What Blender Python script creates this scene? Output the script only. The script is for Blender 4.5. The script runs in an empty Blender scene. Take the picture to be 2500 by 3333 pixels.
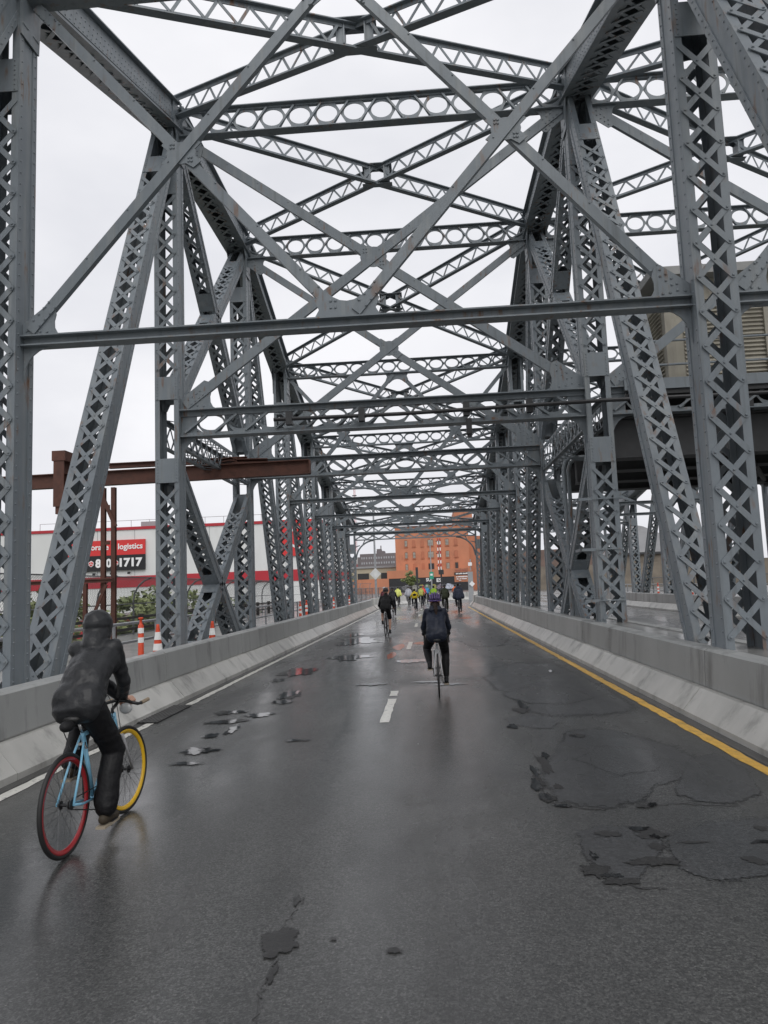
import bpy, bmesh, math, random
from mathutils import Vector, Matrix, noise
random.seed(7)
V = Vector
sc = bpy.context.scene
col = sc.collection
R = math.radians

# ------------------------------------------------------------------ camera
cam_d = bpy.data.cameras.new('camera'); cam = bpy.data.objects.new('camera', cam_d); col.objects.link(cam)
PITCH, YAW, ROLL, FPX = 0.1044, 0.0589, 0.0389, 2329.33
fw = V((-math.sin(YAW)*math.cos(PITCH), math.cos(YAW)*math.cos(PITCH), math.sin(PITCH)))
rt = V((math.cos(YAW), math.sin(YAW), 0)); up = rt.cross(fw)
r2 = rt*math.cos(ROLL) - up*math.sin(ROLL); u2 = up*math.cos(ROLL) + rt*math.sin(ROLL)
cam.matrix_world = Matrix(((r2.x, u2.x, -fw.x, 0), (r2.y, u2.y, -fw.y, 0), (r2.z, u2.z, -fw.z, 1.75), (0, 0, 0, 1)))
cam_d.sensor_fit = 'VERTICAL'; cam_d.sensor_height = 36; cam_d.lens = FPX/3333*36
cam_d.clip_start = 0.05; cam_d.clip_end = 6000
sc.camera = cam
sc.cycles.max_bounces = 7; sc.cycles.diffuse_bounces = 3; sc.cycles.glossy_bounces = 3
sc.render.resolution_x, sc.render.resolution_y = 768, 1024

# ------------------------------------------------------------------ world: flat overcast sky
w = bpy.data.worlds.new('World'); sc.world = w; w.use_nodes = True
nt = w.node_tree; nt.nodes.clear()
def N(nt, t, **k):
    n = nt.nodes.new(t)
    for a, b in k.items():
        if a.startswith('i_'):
            n.inputs[a[2:].replace('_', ' ')].default_value = b
        else: setattr(n, a, b)
    return n
sky = N(nt, 'ShaderNodeTexSky', sky_type='NISHITA', sun_disc=False, sun_elevation=R(48), sun_rotation=R(200), dust_density=4.0, air_density=1.5)
hs = N(nt, 'ShaderNodeHueSaturation'); hs.inputs['Saturation'].default_value = 0.1
nt.links.new(sky.outputs[0], hs.inputs['Color'])
tc = N(nt, 'ShaderNodeTexCoord'); mp = N(nt, 'ShaderNodeMapping'); mp.inputs['Scale'].default_value = (1.6, 1.6, 3.2)
nt.links.new(tc.outputs['Generated'], mp.inputs[0])
cn = N(nt, 'ShaderNodeTexNoise'); cn.inputs['Scale'].default_value = 1.3; cn.inputs['Detail'].default_value = 5; cn.inputs['Roughness'].default_value = .5
nt.links.new(mp.outputs[0], cn.inputs[0])
cr = N(nt, 'ShaderNodeValToRGB')
cr.color_ramp.elements[0].position = .36; cr.color_ramp.elements[0].color = (.80, .81, .85, 1)
cr.color_ramp.elements[1].position = .62; cr.color_ramp.elements[1].color = (1.0, 1.0, 1.02, 1)
nt.links.new(cn.outputs[0], cr.inputs[0])
ml = N(nt, 'ShaderNodeMix', data_type='RGBA', blend_type='MULTIPLY'); ml.inputs[0].default_value = 1
ml.inputs[7].default_value = (8.6, 8.6, 8.75, 1)
nt.links.new(cr.outputs[0], ml.inputs[6])
mx = N(nt, 'ShaderNodeMix', data_type='RGBA'); mx.inputs[0].default_value = .9
nt.links.new(hs.outputs[0], mx.inputs[6]); nt.links.new(ml.outputs[2], mx.inputs[7])
bg = N(nt, 'ShaderNodeBackground'); bg.inputs['Strength'].default_value = 0.118
nt.links.new(mx.outputs[2], bg.inputs[0])
wo = N(nt, 'ShaderNodeOutputWorld'); nt.links.new(bg.outputs[0], wo.inputs[0])
# ------------------------------------------------------------------ sun behind cloud
sd = bpy.data.lights.new('sun', 'SUN'); sd.energy = 1.3; sd.angle = R(45); sd.color = (1, .98, .95)
so = bpy.data.objects.new('sun', sd); col.objects.link(so); so.rotation_euler = (R(42), 0, R(200-180)); so.location = (0, 0, 60)
vs = sc.view_settings
vs.view_transform = 'Standard'; vs.look = 'None'; vs.exposure = 0; vs.gamma = 1; vs.use_curve_mapping = False

# ------------------------------------------------------------------ materials
def newmat(name):
    m = bpy.data.materials.new(name); m.use_nodes = True
    nt = m.node_tree; b = nt.nodes['Principled BSDF']
    return m, nt, b
def simple(name, c, rough=.6, metal=0, var=.12, vs=3.0, bump=0, bs=40, spec=.5, dirt=None, dirt_amt=.35, dirt_scale=1.2, stretch=(1, 1, 1), coat=0, obj=False, rnd=0):
    """plain painted/real surface: noise-varied colour, optional dirt blotches and bump"""
    m, nt, b = newmat(name); L = nt.links.new
    if obj: src = N(nt, 'ShaderNodeTexCoord').outputs['Object']
    else: src = N(nt, 'ShaderNodeNewGeometry').outputs['Position']
    mpn = N(nt, 'ShaderNodeMapping'); mpn.inputs['Scale'].default_value = stretch; L(src, mpn.inputs[0])
    n1 = N(nt, 'ShaderNodeTexNoise'); n1.inputs['Scale'].default_value = vs; n1.inputs['Detail'].default_value = 6; L(mpn.outputs[0], n1.inputs[0])
    r1 = N(nt, 'ShaderNodeValToRGB')
    r1.color_ramp.elements[0].position = .3; r1.color_ramp.elements[1].position = .7
    r1.color_ramp.elements[0].color = (*[x*(1-var) for x in c], 1); r1.color_ramp.elements[1].color = (*[min(1, x*(1+var)) for x in c], 1)
    L(n1.outputs[0], r1.inputs[0]); out = r1.outputs[0]
    if dirt:
        n2 = N(nt, 'ShaderNodeTexNoise'); n2.inputs['Scale'].default_value = dirt_scale; n2.inputs['Detail'].default_value = 8; n2.inputs['Roughness'].default_value = .65; L(mpn.outputs[0], n2.inputs[0])
        r2_ = N(nt, 'ShaderNodeValToRGB'); r2_.color_ramp.elements[0].position = .52; r2_.color_ramp.elements[1].position = .72
        r2_.color_ramp.elements[0].color = (0, 0, 0, 1); r2_.color_ramp.elements[1].color = (dirt_amt,)*3+(1,)
        L(n2.outputs[0], r2_.inputs[0])
        mm = N(nt, 'ShaderNodeMix', data_type='RGBA'); L(r2_.outputs[0], mm.inputs[0]); L(out, mm.inputs[6]); mm.inputs[7].default_value = (*dirt, 1); out = mm.outputs[2]
    if rnd:
        oi = N(nt, 'ShaderNodeObjectInfo'); mr = N(nt, 'ShaderNodeMapRange'); mr.inputs[3].default_value = 1-rnd; mr.inputs[4].default_value = 1+rnd*.6; L(oi.outputs['Random'], mr.inputs[0])
        mv = N(nt, 'ShaderNodeMix', data_type='RGBA', blend_type='MULTIPLY'); mv.inputs[0].default_value = 1; L(out, mv.inputs[6]); L(mr.outputs[0], mv.inputs[7]); out = mv.outputs[2]
    L(out, b.inputs['Base Color'])
    rr = N(nt, 'ShaderNodeMapRange'); rr.inputs[3].default_value = rough*.85; rr.inputs[4].default_value = min(1, rough*1.15); L(n1.outputs[0], rr.inputs[0]); L(rr.outputs[0], b.inputs['Roughness'])
    b.inputs['Metallic'].default_value = metal; b.inputs['Specular IOR Level'].default_value = spec
    if coat: b.inputs['Coat Weight'].default_value = coat; b.inputs['Coat Roughness'].default_value = .15
    if bump:
        n3 = N(nt, 'ShaderNodeTexNoise'); n3.inputs['Scale'].default_value = bs; n3.inputs['Detail'].default_value = 4; L(src, n3.inputs[0])
        bp = N(nt, 'ShaderNodeBump'); bp.inputs['Strength'].default_value = bump; bp.inputs['Distance'].default_value = .02; L(n3.outputs[0], bp.inputs['Height']); L(bp.outputs[0], b.inputs['Normal'])
    return m

def steel_mat():
    m, nt, b = newmat('grey_bridge_paint'); L = nt.links.new
    g = N(nt, 'ShaderNodeNewGeometry')
    def noi(scale, det, st=(1, 1, 1), ro=.55):
        mpn = N(nt, 'ShaderNodeMapping'); mpn.inputs['Scale'].default_value = st; L(g.outputs['Position'], mpn.inputs[0])
        n = N(nt, 'ShaderNodeTexNoise'); n.inputs['Scale'].default_value = scale; n.inputs['Detail'].default_value = det; n.inputs['Roughness'].default_value = ro; L(mpn.outputs[0], n.inputs[0]); return n.outputs[0]
    def ramp(src, p0, p1, c0, c1):
        r = N(nt, 'ShaderNodeValToRGB'); e = r.color_ramp.elements; e[0].position = p0; e[1].position = p1; e[0].color = (*c0, 1); e[1].color = (*c1, 1); L(src, r.inputs[0]); return r.outputs[0]
    def mix(f, a, bcol, mode='MIX'):
        x = N(nt, 'ShaderNodeMix', data_type='RGBA', blend_type=mode); L(f, x.inputs[0]); L(a, x.inputs[6])
        if isinstance(bcol, tuple): x.inputs[7].default_value = (*bcol, 1)
        else: L(bcol, x.inputs[7])
        return x.outputs[2]
    base = ramp(noi(.45, 3), .3, .7, (.160, .186, .208), (.218, .246, .266))
    fine = ramp(noi(5, 8), .35, .75, (0, 0, 0), (.35, .35, .35))
    c = mix(fine, base, (.145, .163, .176))
    streak = ramp(noi(7, 5, (1, 1, .07)), .52, .74, (0, 0, 0), (.55, .55, .55))
    c = mix(streak, c, (.275, .285, .275))
    streak2 = ramp(noi(11, 5, (1, 1, .05)), .56, .72, (0, 0, 0), (.5, .5, .5))
    c = mix(streak2, c, (.105, .118, .124))
    mul = N(nt, 'ShaderNodeMath', operation='MULTIPLY')
    L(ramp(noi(1.1, 3), .48, .62, (0, 0, 0), (1, 1, 1)), mul.inputs[0]); L(ramp(noi(9, 6, (1, 1, .2)), .565, .66, (0, 0, 0), (.8, .8, .8)), mul.inputs[1])
    c = mix(mul.outputs[0], c, (.17, .08, .035))
    L(c, b.inputs['Base Color'])
    rg = N(nt, 'ShaderNodeMapRange'); rg.inputs[3].default_value = .32; rg.inputs[4].default_value = .62; L(noi(4, 4), rg.inputs[0]); L(rg.outputs[0], b.inputs['Roughness'])
    bp = N(nt, 'ShaderNodeBump'); bp.inputs['Strength'].default_value = .12; bp.inputs['Distance'].default_value = .01; L(noi(60, 3), bp.inputs['Height']); L(bp.outputs[0], b.inputs['Normal'])
    return m
STEEL = steel_mat()

def asphalt(name, c0, c1, wet0, wet1, rough_bump=.5, specks=True, crough=(.10, .34), coatw=1.0, edge=False):
    m, nt, b = newmat(name); L = nt.links.new
    g = N(nt, 'ShaderNodeNewGeometry')
    def noi(scale, det, st=(1, 1, 1), ro=.55, dist=0):
        mpn = N(nt, 'ShaderNodeMapping'); mpn.inputs['Scale'].default_value = st; L(g.outputs['Position'], mpn.inputs[0])
        n = N(nt, 'ShaderNodeTexNoise'); n.inputs['Scale'].default_value = scale; n.inputs['Detail'].default_value = det; n.inputs['Roughness'].default_value = ro; n.inputs['Distortion'].default_value = dist; L(mpn.outputs[0], n.inputs[0]); return n.outputs[0]
    def ramp(src, p0, p1, a, bb):
        r = N(nt, 'ShaderNodeValToRGB'); e = r.color_ramp.elements; e[0].position = p0; e[1].position = p1; e[0].color = (*a, 1); e[1].color = (*bb, 1); L(src, r.inputs[0]); return r.outputs[0]
    agg = noi(78, 5, ro=.75)
    c = ramp(agg, .40, .62, c0, c1)
    vg = N(nt, 'ShaderNodeTexVoronoi'); vg.inputs['Scale'].default_value = 62; L(g.outputs['Position'], vg.inputs['Vector']); vs_ = N(nt, 'ShaderNodeSeparateColor'); L(vg.outputs['Color'], vs_.inputs[0])
    vr = ramp(vs_.outputs[0], .0, 1.0, (.45, .45, .45), (1.75, 1.75, 1.72))
    mvg = N(nt, 'ShaderNodeMix', data_type='RGBA', blend_type='MULTIPLY'); mvg.inputs[0].default_value = 1; L(c, mvg.inputs[6]); L(vr, mvg.inputs[7]); c = mvg.outputs[2]
    blotch = ramp(noi(.9, 7, (1, .45, 1), .62, .4), .42, .66, (1.1, 1.1, 1.1), (.48, .49, .50))
    mm = N(nt, 'ShaderNodeMix', data_type='RGBA', blend_type='MULTIPLY'); mm.inputs[0].default_value = 1; L(c, mm.inputs[6]); L(blotch, mm.inputs[7]); c = mm.outputs[2]
    worn = ramp(noi(3.2, 8, (1, 1, 1), .68), .66, .74, (0, 0, 0), (.8, .8, .8))
    m3 = N(nt, 'ShaderNodeMix', data_type='RGBA'); L(worn, m3.inputs[0]); L(c, m3.inputs[6]); m3.inputs[7].default_value = (c0[0]*.45, c0[1]*.45, c0[2]*.45, 1); c = m3.outputs[2]
    if specks:
        vo = N(nt, 'ShaderNodeTexVoronoi'); vo.inputs['Scale'].default_value = 26; L(g.outputs['Position'], vo.inputs['Vector'])
        sp = ramp(vo.outputs['Distance'], .085, .12, (.75, .75, .75), (0, 0, 0))
        wn = N(nt, 'ShaderNodeSeparateColor'); L(vo.outputs['Color'], wn.inputs[0])
        gt = N(nt, 'ShaderNodeMath', operation='GREATER_THAN'); gt.inputs[1].default_value = .86; L(wn.outputs[0], gt.inputs[0])
        mu = N(nt, 'ShaderNodeMath', operation='MULTIPLY'); L(sp, mu.inputs[0]); L(gt.outputs[0], mu.inputs[1])
        m2 = N(nt, 'ShaderNodeMix', data_type='RGBA'); L(mu.outputs[0], m2.inputs[0]); L(c, m2.inputs[6]); m2.inputs[7].default_value = (.22, .21, .19, 1); c = m2.outputs[2]
    L(c, b.inputs['Base Color'])
    b.inputs['Roughness'].default_value = .62
    # the film of water: long streaks along the traffic plus broad wet areas
    track = noi(1.0, 4, (.85, .05, 1), .5, .3); film = noi(.35, 6, (1, .5, 1), .6, .6)
    ad = N(nt, 'ShaderNodeMath', operation='ADD'); L(track, ad.inputs[0]); L(film, ad.inputs[1])
    wet = N(nt, 'ShaderNodeMapRange', clamp=True); wet.inputs[1].default_value = .82; wet.inputs[2].default_value = 1.2; wet.inputs[3].default_value = wet0; wet.inputs[4].default_value = wet1; L(ad.outputs[0], wet.inputs[0])
    cwm = N(nt, 'ShaderNodeMath', operation='MULTIPLY'); cwm.inputs[1].default_value = coatw; L(wet.outputs[0], cwm.inputs[0]); L(cwm.outputs[0], b.inputs['Coat Weight'])
    cw = N(nt, 'ShaderNodeMapRange'); cw.inputs[1].default_value = wet0; cw.inputs[2].default_value = wet1; cw.inputs[3].default_value = crough[1]; cw.inputs[4].default_value = crough[0]; L(wet.outputs[0], cw.inputs[0]); L(cw.outputs[0], b.inputs['Coat Roughness'])
    b.inputs['Coat IOR'].default_value = 1.85
    bp = N(nt, 'ShaderNodeBump'); bp.inputs['Strength'].default_value = rough_bump; bp.inputs['Distance'].default_value = .02; L(noi(60, 5, ro=.7), bp.inputs['Height']); L(bp.outputs[0], b.inputs['Normal'])
    bp2 = N(nt, 'ShaderNodeBump'); bs_ = N(nt, 'ShaderNodeMapRange'); bs_.inputs[1].default_value = wet0; bs_.inputs[2].default_value = wet1; bs_.inputs[3].default_value = rough_bump*.42; bs_.inputs[4].default_value = rough_bump*.12; L(wet.outputs[0], bs_.inputs[0]); L(bs_.outputs[0], bp2.inputs['Strength']); bp2.inputs['Distance'].default_value = .007; L(noi(48, 5, ro=.7), bp2.inputs['Height'])
    bp3 = N(nt, 'ShaderNodeBump'); bp3.inputs['Strength'].default_value = .25; bp3.inputs['Distance'].default_value = .02; L(noi(2.2, 4), bp3.inputs['Height']); L(bp2.outputs[0], bp3.inputs['Normal'])
    L(bp3.outputs[0], b.inputs['Coat Normal'])
    if edge:                                                   # ragged, crumbling rim: the sheet dissolves towards its edge
        at = N(nt, 'ShaderNodeAttribute', attribute_name='edge'); ns = N(nt, 'ShaderNodeMath', operation='ADD')
        e2 = N(nt, 'ShaderNodeMath', operation='MULTIPLY'); e2.inputs[1].default_value = 1.0; L(noi(17, 8, ro=.75), e2.inputs[0]); L(at.outputs['Fac'], ns.inputs[0]); L(e2.outputs[0], ns.inputs[1])
        al = N(nt, 'ShaderNodeMapRange', clamp=True); al.inputs[1].default_value = .84; al.inputs[2].default_value = .90; L(ns.outputs[0], al.inputs[0]); L(al.outputs[0], b.inputs['Alpha'])
    return m
ASPH = asphalt('wet_asphalt', (.010, .0105, .0105), (.078, .079, .077), .5, 1.0, .9, crough=(.11, .33))
PATCH = asphalt('tar_patch', (.008, .0085, .0095), (.046, .048, .051), .5, 1.0, .5, True, (.16, .32), edge=True)
ASPH2 = asphalt('wet_asphalt_far_lane', (.045, .046, .046), (.085, .086, .086), .5, 1.0)
WATER, _nt, _b = newmat('puddle_water')
_b.inputs['Base Color'].default_value = (.02, .021, .022, 1); _b.inputs['Roughness'].default_value = .03; _b.inputs['IOR'].default_value = 1.33
_g = N(_nt, 'ShaderNodeNewGeometry'); _n = N(_nt, 'ShaderNodeTexNoise'); _n.inputs['Scale'].default_value = 18; _nt.links.new(_g.outputs['Position'], _n.inputs[0])
_p = N(_nt, 'ShaderNodeBump'); _p.inputs['Strength'].default_value = .06; _p.inputs['Distance'].default_value = .02; _nt.links.new(_n.outputs[0], _p.inputs['Height']); _nt.links.new(_p.outputs[0], _b.inputs['Normal'])

CONC = simple('barrier_concrete', (.46, .455, .43), .55, var=.12, vs=2.2, bump=.12, bs=60, dirt=(.14, .14, .13), dirt_amt=.85, dirt_scale=1.9, stretch=(1, 1, .3), coat=.25, rnd=.16)
PLATE = simple('barrier_steel_plate', (.34, .347, .34), .42, var=.1, vs=1.6, bump=.04, bs=30, dirt=(.10, .10, .095), dirt_amt=.8, dirt_scale=2.2, stretch=(1, 1, .25), rnd=.12)
DECKC = simple('deck_concrete', (.22, .22, .21), .5, var=.25, vs=3, bump=.2, bs=30, dirt=(.08, .08, .075), dirt_amt=.7, coat=.6)
RUST = simple('rusted_steel', (.105, .042, .028), .7, var=.3, vs=6, bump=.15, bs=50, dirt=(.05, .024, .02), dirt_amt=.8, dirt_scale=3)
YELLOW = simple('yellow_line_paint', (.74, .42, .04), .55, var=.12, vs=9, bump=.1, bs=80, dirt=(.12, .09, .04), dirt_amt=.65, dirt_scale=7, coat=.4)
WHITEL = simple('white_line_paint', (.68, .67, .62), .55, var=.15, vs=9, bump=.1, bs=80, dirt=(.10, .10, .10), dirt_amt=.95, dirt_scale=9, coat=.4)
ORANGEP = simple('orange_spray_paint', (.34, .075, .025), .6, var=.25, vs=9, dirt=(.06, .055, .05), dirt_amt=.95, dirt_scale=6, coat=.5)
GUTTER = simple('gutter_grime', (.030, .029, .028), .5, var=.4, vs=5, bump=.4, bs=40, coat=.7, stretch=(1, .15, 1))
DARKM = simple('dark_steel', (.035, .036, .038), .5, var=.2)
GALV = simple('galvanised_pipe', (.36, .37, .38), .38, metal=.6, var=.15, vs=8)
BLACKP = simple('black_conduit', (.018, .018, .02), .5)
ORANGE = simple('orange_plastic', (.72, .075, .022), .45, var=.1, vs=8, obj=True)
REFL = simple('reflective_white', (.72, .72, .70), .4, var=.06)
BRASS = simple('worn_green_lens', (.05, .09, .06), .3)

# ------------------------------------------------------------------ mesh helper
class MB:
    def __init__(s): s.v = []; s.f = []
    def add(s, vs, fs):
        o = len(s.v); s.v += [tuple(p) for p in vs]; s.f += [tuple(i+o for i in f) for f in fs]
    def box(s, c, sx, sy, sz, ax=None):
        c = V(c)
        X, Y, Z = ax if ax else (V((1, 0, 0)), V((0, 1, 0)), V((0, 0, 1)))
        vs = [c+X*(a*sx/2)+Y*(b*sy/2)+Z*(d*sz/2) for d in (-1, 1) for b in (-1, 1) for a in (-1, 1)]
        s.add(vs, [(0, 2, 3, 1), (4, 5, 7, 6), (0, 1, 5, 4), (2, 6, 7, 3), (0, 4, 6, 2), (1, 3, 7, 5)])
    def bx(s, x0, x1, y0, y1, z0, z1): s.box(((x0+x1)/2, (y0+y1)/2, (z0+z1)/2), x1-x0, y1-y0, z1-z0)
    def bar(s, A, B, w, h, side=None):
        """box from A to B; w along 'side' (projected), h along the third axis"""
        A, B = V(A), V(B); t = (B-A); L = t.length; t /= L
        sd_ = V(side) if side else (V((1, 0, 0)) if abs(t.x) < .9 else V((0, 1, 0)))
        sd_ = (sd_-t*sd_.dot(t)).normalized(); n = t.cross(sd_)
        s.box((A+B)/2, w, L, h, (sd_, t, n))
    def tube(s, pts, r, n=8, closed=False):
        pts = [V(p) for p in pts]; m = len(pts); rs = r if isinstance(r, (list, tuple)) else [r]*m
        fr = None; rings = []
        for i, p in enumerate(pts):
            if closed: t = (pts[(i+1) % m]-pts[i-1]).normalized()
            else: t = (pts[min(i+1, m-1)]-pts[max(i-1, 0)]).normalized()
            if fr is None: a = V((0, 0, 1)) if abs(t.z) < .9 else V((1, 0, 0)); fr = (a-t*a.dot(t)).normalized()
            else: fr = (fr-t*fr.dot(t)).normalized()
            b = t.cross(fr)
            rings.append([p+(fr*math.cos(2*math.pi*k/n)+b*math.sin(2*math.pi*k/n))*rs[i] for k in range(n)])
        vs = [q for rg in rings for q in rg]; fs = []
        for i in range(m if closed else m-1):
            j = (i+1) % m
            for k in range(n): fs.append((i*n+k, i*n+(k+1) % n, j*n+(k+1) % n, j*n+k))
        if not closed: fs += [tuple(range(n-1, -1, -1)), tuple((m-1)*n+k for k in range(n))]
        s.add(vs, fs)
    def prism(s, poly, O, X, Y, t):
        """poly (2d, ccw) in plane O,X,Y extruded by t along X x Y, centred"""
        O, X, Y = V(O), V(X), V(Y); n = X.cross(Y).normalized()
        k = len(poly); a = [O+X*p[0]+Y*p[1]-n*(t/2) for p in poly]; b = [q+n*t for q in a]
        s.add(a+b, [tuple(range(k-1, -1, -1)), tuple(range(k, 2*k))]+[(i, (i+1) % k, k+(i+1) % k, k+i) for i in range(k)])
    def ring_cell(s, outer, inner, O, X, Y, t):
        O, X, Y = V(O), V(X), V(Y); n = X.cross(Y).normalized(); k = len(outer)
        g = lambda pts, q: [O+X*p[0]+Y*p[1]+n*q for p in pts]
        vs = g(outer, -t/2)+g(inner, -t/2)+g(outer, t/2)+g(inner, t/2); fs = []
        for i in range(k):
            j = (i+1) % k
            fs += [(i, k+i, k+j, j), (2*k+i, 2*k+j, 3*k+j, 3*k+i), (k+i, 3*k+i, 3*k+j, k+j), (i, j, 2*k+j, 2*k+i)]
        s.add(vs, fs)
    def dome(s, p, n, r=.02, h=.014):
        n = V(n).normalized(); a = V((0, 0, 1)) if abs(n.z) < .9 else V((1, 0, 0)); x = (a-n*a.dot(n)).normalized(); y = n.cross(x); p = V(p)
        A = [p+(x*math.cos(i*math.pi/3)+y*math.sin(i*math.pi/3))*r for i in range(6)]
        B = [p+n*h+(x*math.cos(i*math.pi/3)+y*math.sin(i*math.pi/3))*r*.6 for i in range(6)]
        s.add(A+B, [(i, (i+1) % 6, 6+(i+1) % 6, 6+i) for i in range(6)]+[(6, 7, 8, 9, 10, 11)])
    def ball(s, c, rx, ry=None, rz=None, nu=12, nv=8):
        ry = ry or rx; rz = rz or rx; c = V(c); vs = [c+V((0, 0, -rz))]; fs = []
        for i in range(1, nv):
            th = math.pi*i/nv
            for k in range(nu): vs.append(c+V((rx*math.sin(th)*math.cos(2*math.pi*k/nu), ry*math.sin(th)*math.sin(2*math.pi*k/nu), -rz*math.cos(th))))
        vs.append(c+V((0, 0, rz))); last = len(vs)-1
        for k in range(nu): fs.append((0, 1+(k+1) % nu, 1+k)); fs.append((last, last-nu+k, last-nu+(k+1) % nu))
        for i in range(nv-2):
            for k in range(nu): a = 1+i*nu+k; b = 1+i*nu+(k+1) % nu; fs.append((a, b, b+nu, a+nu))
        s.add(vs, fs)
    def mesh(s, name, mat, smooth=False):
        me = bpy.data.meshes.new(name); me.from_pydata(s.v, [], s.f); me.update()
        if mat: me.materials.append(mat)
        if smooth: me.polygons.foreach_set('use_smooth', [True]*len(me.polygons))
        return me
    def build(s, name, mat, parent=None, smooth=False, kind=None, **tags):
        return link(name, s.mesh(name, mat, smooth), parent, kind, **tags)
def link(name, me, parent=None, kind=None, mw=None, **tags):
    o = bpy.data.objects.new(name, me); col.objects.link(o)
    if mw is not None: o.matrix_world = mw
    if parent: setparent(o, parent)
    if kind: o['kind'] = kind
    for k, v in tags.items(): o[k] = v
    return o
def setparent(o, p):
    o.parent = p
    if 'wpos' in p: o.matrix_parent_inverse = Matrix.Translation(-V(p['_w'])) if False else Matrix.Translation(V(p['wpos'])*-1)
def root(name, loc, label, cat, group=None, rot=None, local=False):
    """Empty at a thing's base. local=False: children carry world coordinates"""
    o = bpy.data.objects.new(name, None); col.objects.link(o); o.location = loc; o.empty_display_size = .2
    if not local: o['wpos'] = list(loc)
    if rot: o.rotation_euler = rot
    o['label'] = label; o['category'] = cat
    if group: o['group'] = group
    return o
def tag(o, label, cat, group=None):
    o['label'] = label; o['category'] = cat
    if group: o['group'] = group
    return o
X1, Y1, Z1 = V((1, 0, 0)), V((0, 1, 0)), V((0, 0, 1))

# ================================================================== THE GROUND AND ROADS
g = MB(); g.add([(-3000, -300, -4.5), (3000, -300, -4.5), (3000, 5000, -4.5), (-3000, 5000, -4.5)], [(0, 1, 2, 3)])
g.build('ground', simple('river_bank_earth', (.07, .075, .045), .9, var=.4, vs=.2), kind='structure')
PY = 6.4991; YF = lambda k: 9.4882+PY*(k-1)
XLi, XRi = -5.56, 3.65; WT = .54
XT = [XLi-WT/2, XRi+WT/2, XRi+WT+9.21+WT/2]                  # the three truss planes
END = 56.5
def sheet(name, pts, mat, kind='structure', parent=None):
    m = MB(); m.add(pts, [tuple(range(len(pts)))]); return m.build(name, mat, parent, kind=kind)
def slab(name, x0, x1, y0, y1, z0, z1, mat, **k):
    m = MB(); m.bx(x0, x1, y0, y1, z0, z1); return m.build(name, mat, kind='structure', **k)
slab('road', -4.5, 3.5, -18, END, -.5, 0, ASPH)
slab('road', 4.35, 12.5, -18, END, -.5, 0, ASPH2)
slab('median_kerb', 3.66, 4.18, -18, END, -.4, .80, DECKC)
slab('walkway', -11.9, -4.62, -18, END, -.2, .28, DECKC)
slab('walkway', 12.62, 17, -18, END, -.2, .28, DECKC)
m = MB(); m.add([(-30, END+.01, -.004), (40, END+.01, -.004), (60, 214, -.004), (-60, 214, -.004)], [(0, 1, 2, 3)]); m.build('approach_road', ASPH2, kind='structure')

# painted lines (4 mm above the asphalt), broken where worn
def stripe(name, x, wd, y0, y1, mat, z=.004, jag=.012, step=.18):
    m = MB(); ys = []; y = y0
    while y < y1: ys.append(y); y += step*(1 if y < 25 else 4)
    ys.append(y1); vs = []
    for y in ys:
        a, b = random.uniform(-jag, jag), random.uniform(-jag, jag)
        vs += [(x-wd/2+a, y, z), (x+wd/2+b, y, z)]
    m.add(vs, [(2*i, 2*i+1, 2*i+3, 2*i+2) for i in range(len(ys)-1)])
    return m.build(name, mat, kind='structure')
stripe('yellow_edge_line', 2.90, .13, -10, 55.5, YELLOW)
stripe('white_edge_line', -3.92, .11, -10, 10.45, WHITEL)
stripe('white_edge_line', -3.92, .11, 11.2, 55, WHITEL)
for a, b in ((-3.2, -.2), (9.5, 11.45), (11.75, 12.3), (20.2, 22.8), (31, 34), (41.5, 44.5), (52, 55)):
    stripe('lane_dash', -.66, .125, a, b, WHITEL, jag=.008)
def blob(cx, cy, rx, ry, seed, n=40, amp=.28, f=1.6):
    out = []
    for i in range(n):
        a = 2*math.pi*i/n; d = V((math.cos(a), math.sin(a), seed*3.7))
        k = 1+amp*(1.3*noise.noise(d*1.3)+.8*noise.noise(d*3.1)+.5*noise.noise(d*7.3)+.32*noise.noise(d*15))
        out.append((cx+rx*k*math.cos(a), cy+ry*k*math.sin(a)))
    return out
def patch(name, poly, mat, z=.006, soft=.55):
    """thin sheet lying on the asphalt; 'edge' runs 0 at the rim to 1 inside"""
    n = len(poly); cx = sum(p[0] for p in poly)/n; cy = sum(p[1] for p in poly)/n; m = MB()
    vs = [(cx+(p[0]-cx)*q, cy+(p[1]-cy)*q, z) for q in (1.15, .9, soft) for p in poly]
    m.add(vs, [(k*n+i, k*n+(i+1) % n, (k+1)*n+(i+1) % n, (k+1)*n+i) for k in (0, 1) for i in range(n)]+[tuple(range(2*n, 3*n))])
    o = m.build(name, mat, kind='structure'); at = o.data.attributes.new('edge', 'FLOAT', 'POINT')
    at.data.foreach_set('value', [0.0]*n+[.42]*n+[1.0]*n)
    return o
# spray-painted survey marks beside the second dash
patch('orange_paint_mark', blob(-.95, 21.1, .13, .8, 3), ORANGEP, .0035)
patch('orange_paint_mark', blob(-.22, 22.2, .3, .45, 4), ORANGEP, .0035)
patch('orange_paint_mark', blob(-1.05, 18.6, .09, .7, 5), ORANGEP, .0035)
patch('orange_paint_mark', blob(1.8, 37.5, .3, .7, 6), ORANGEP, .0035)

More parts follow.
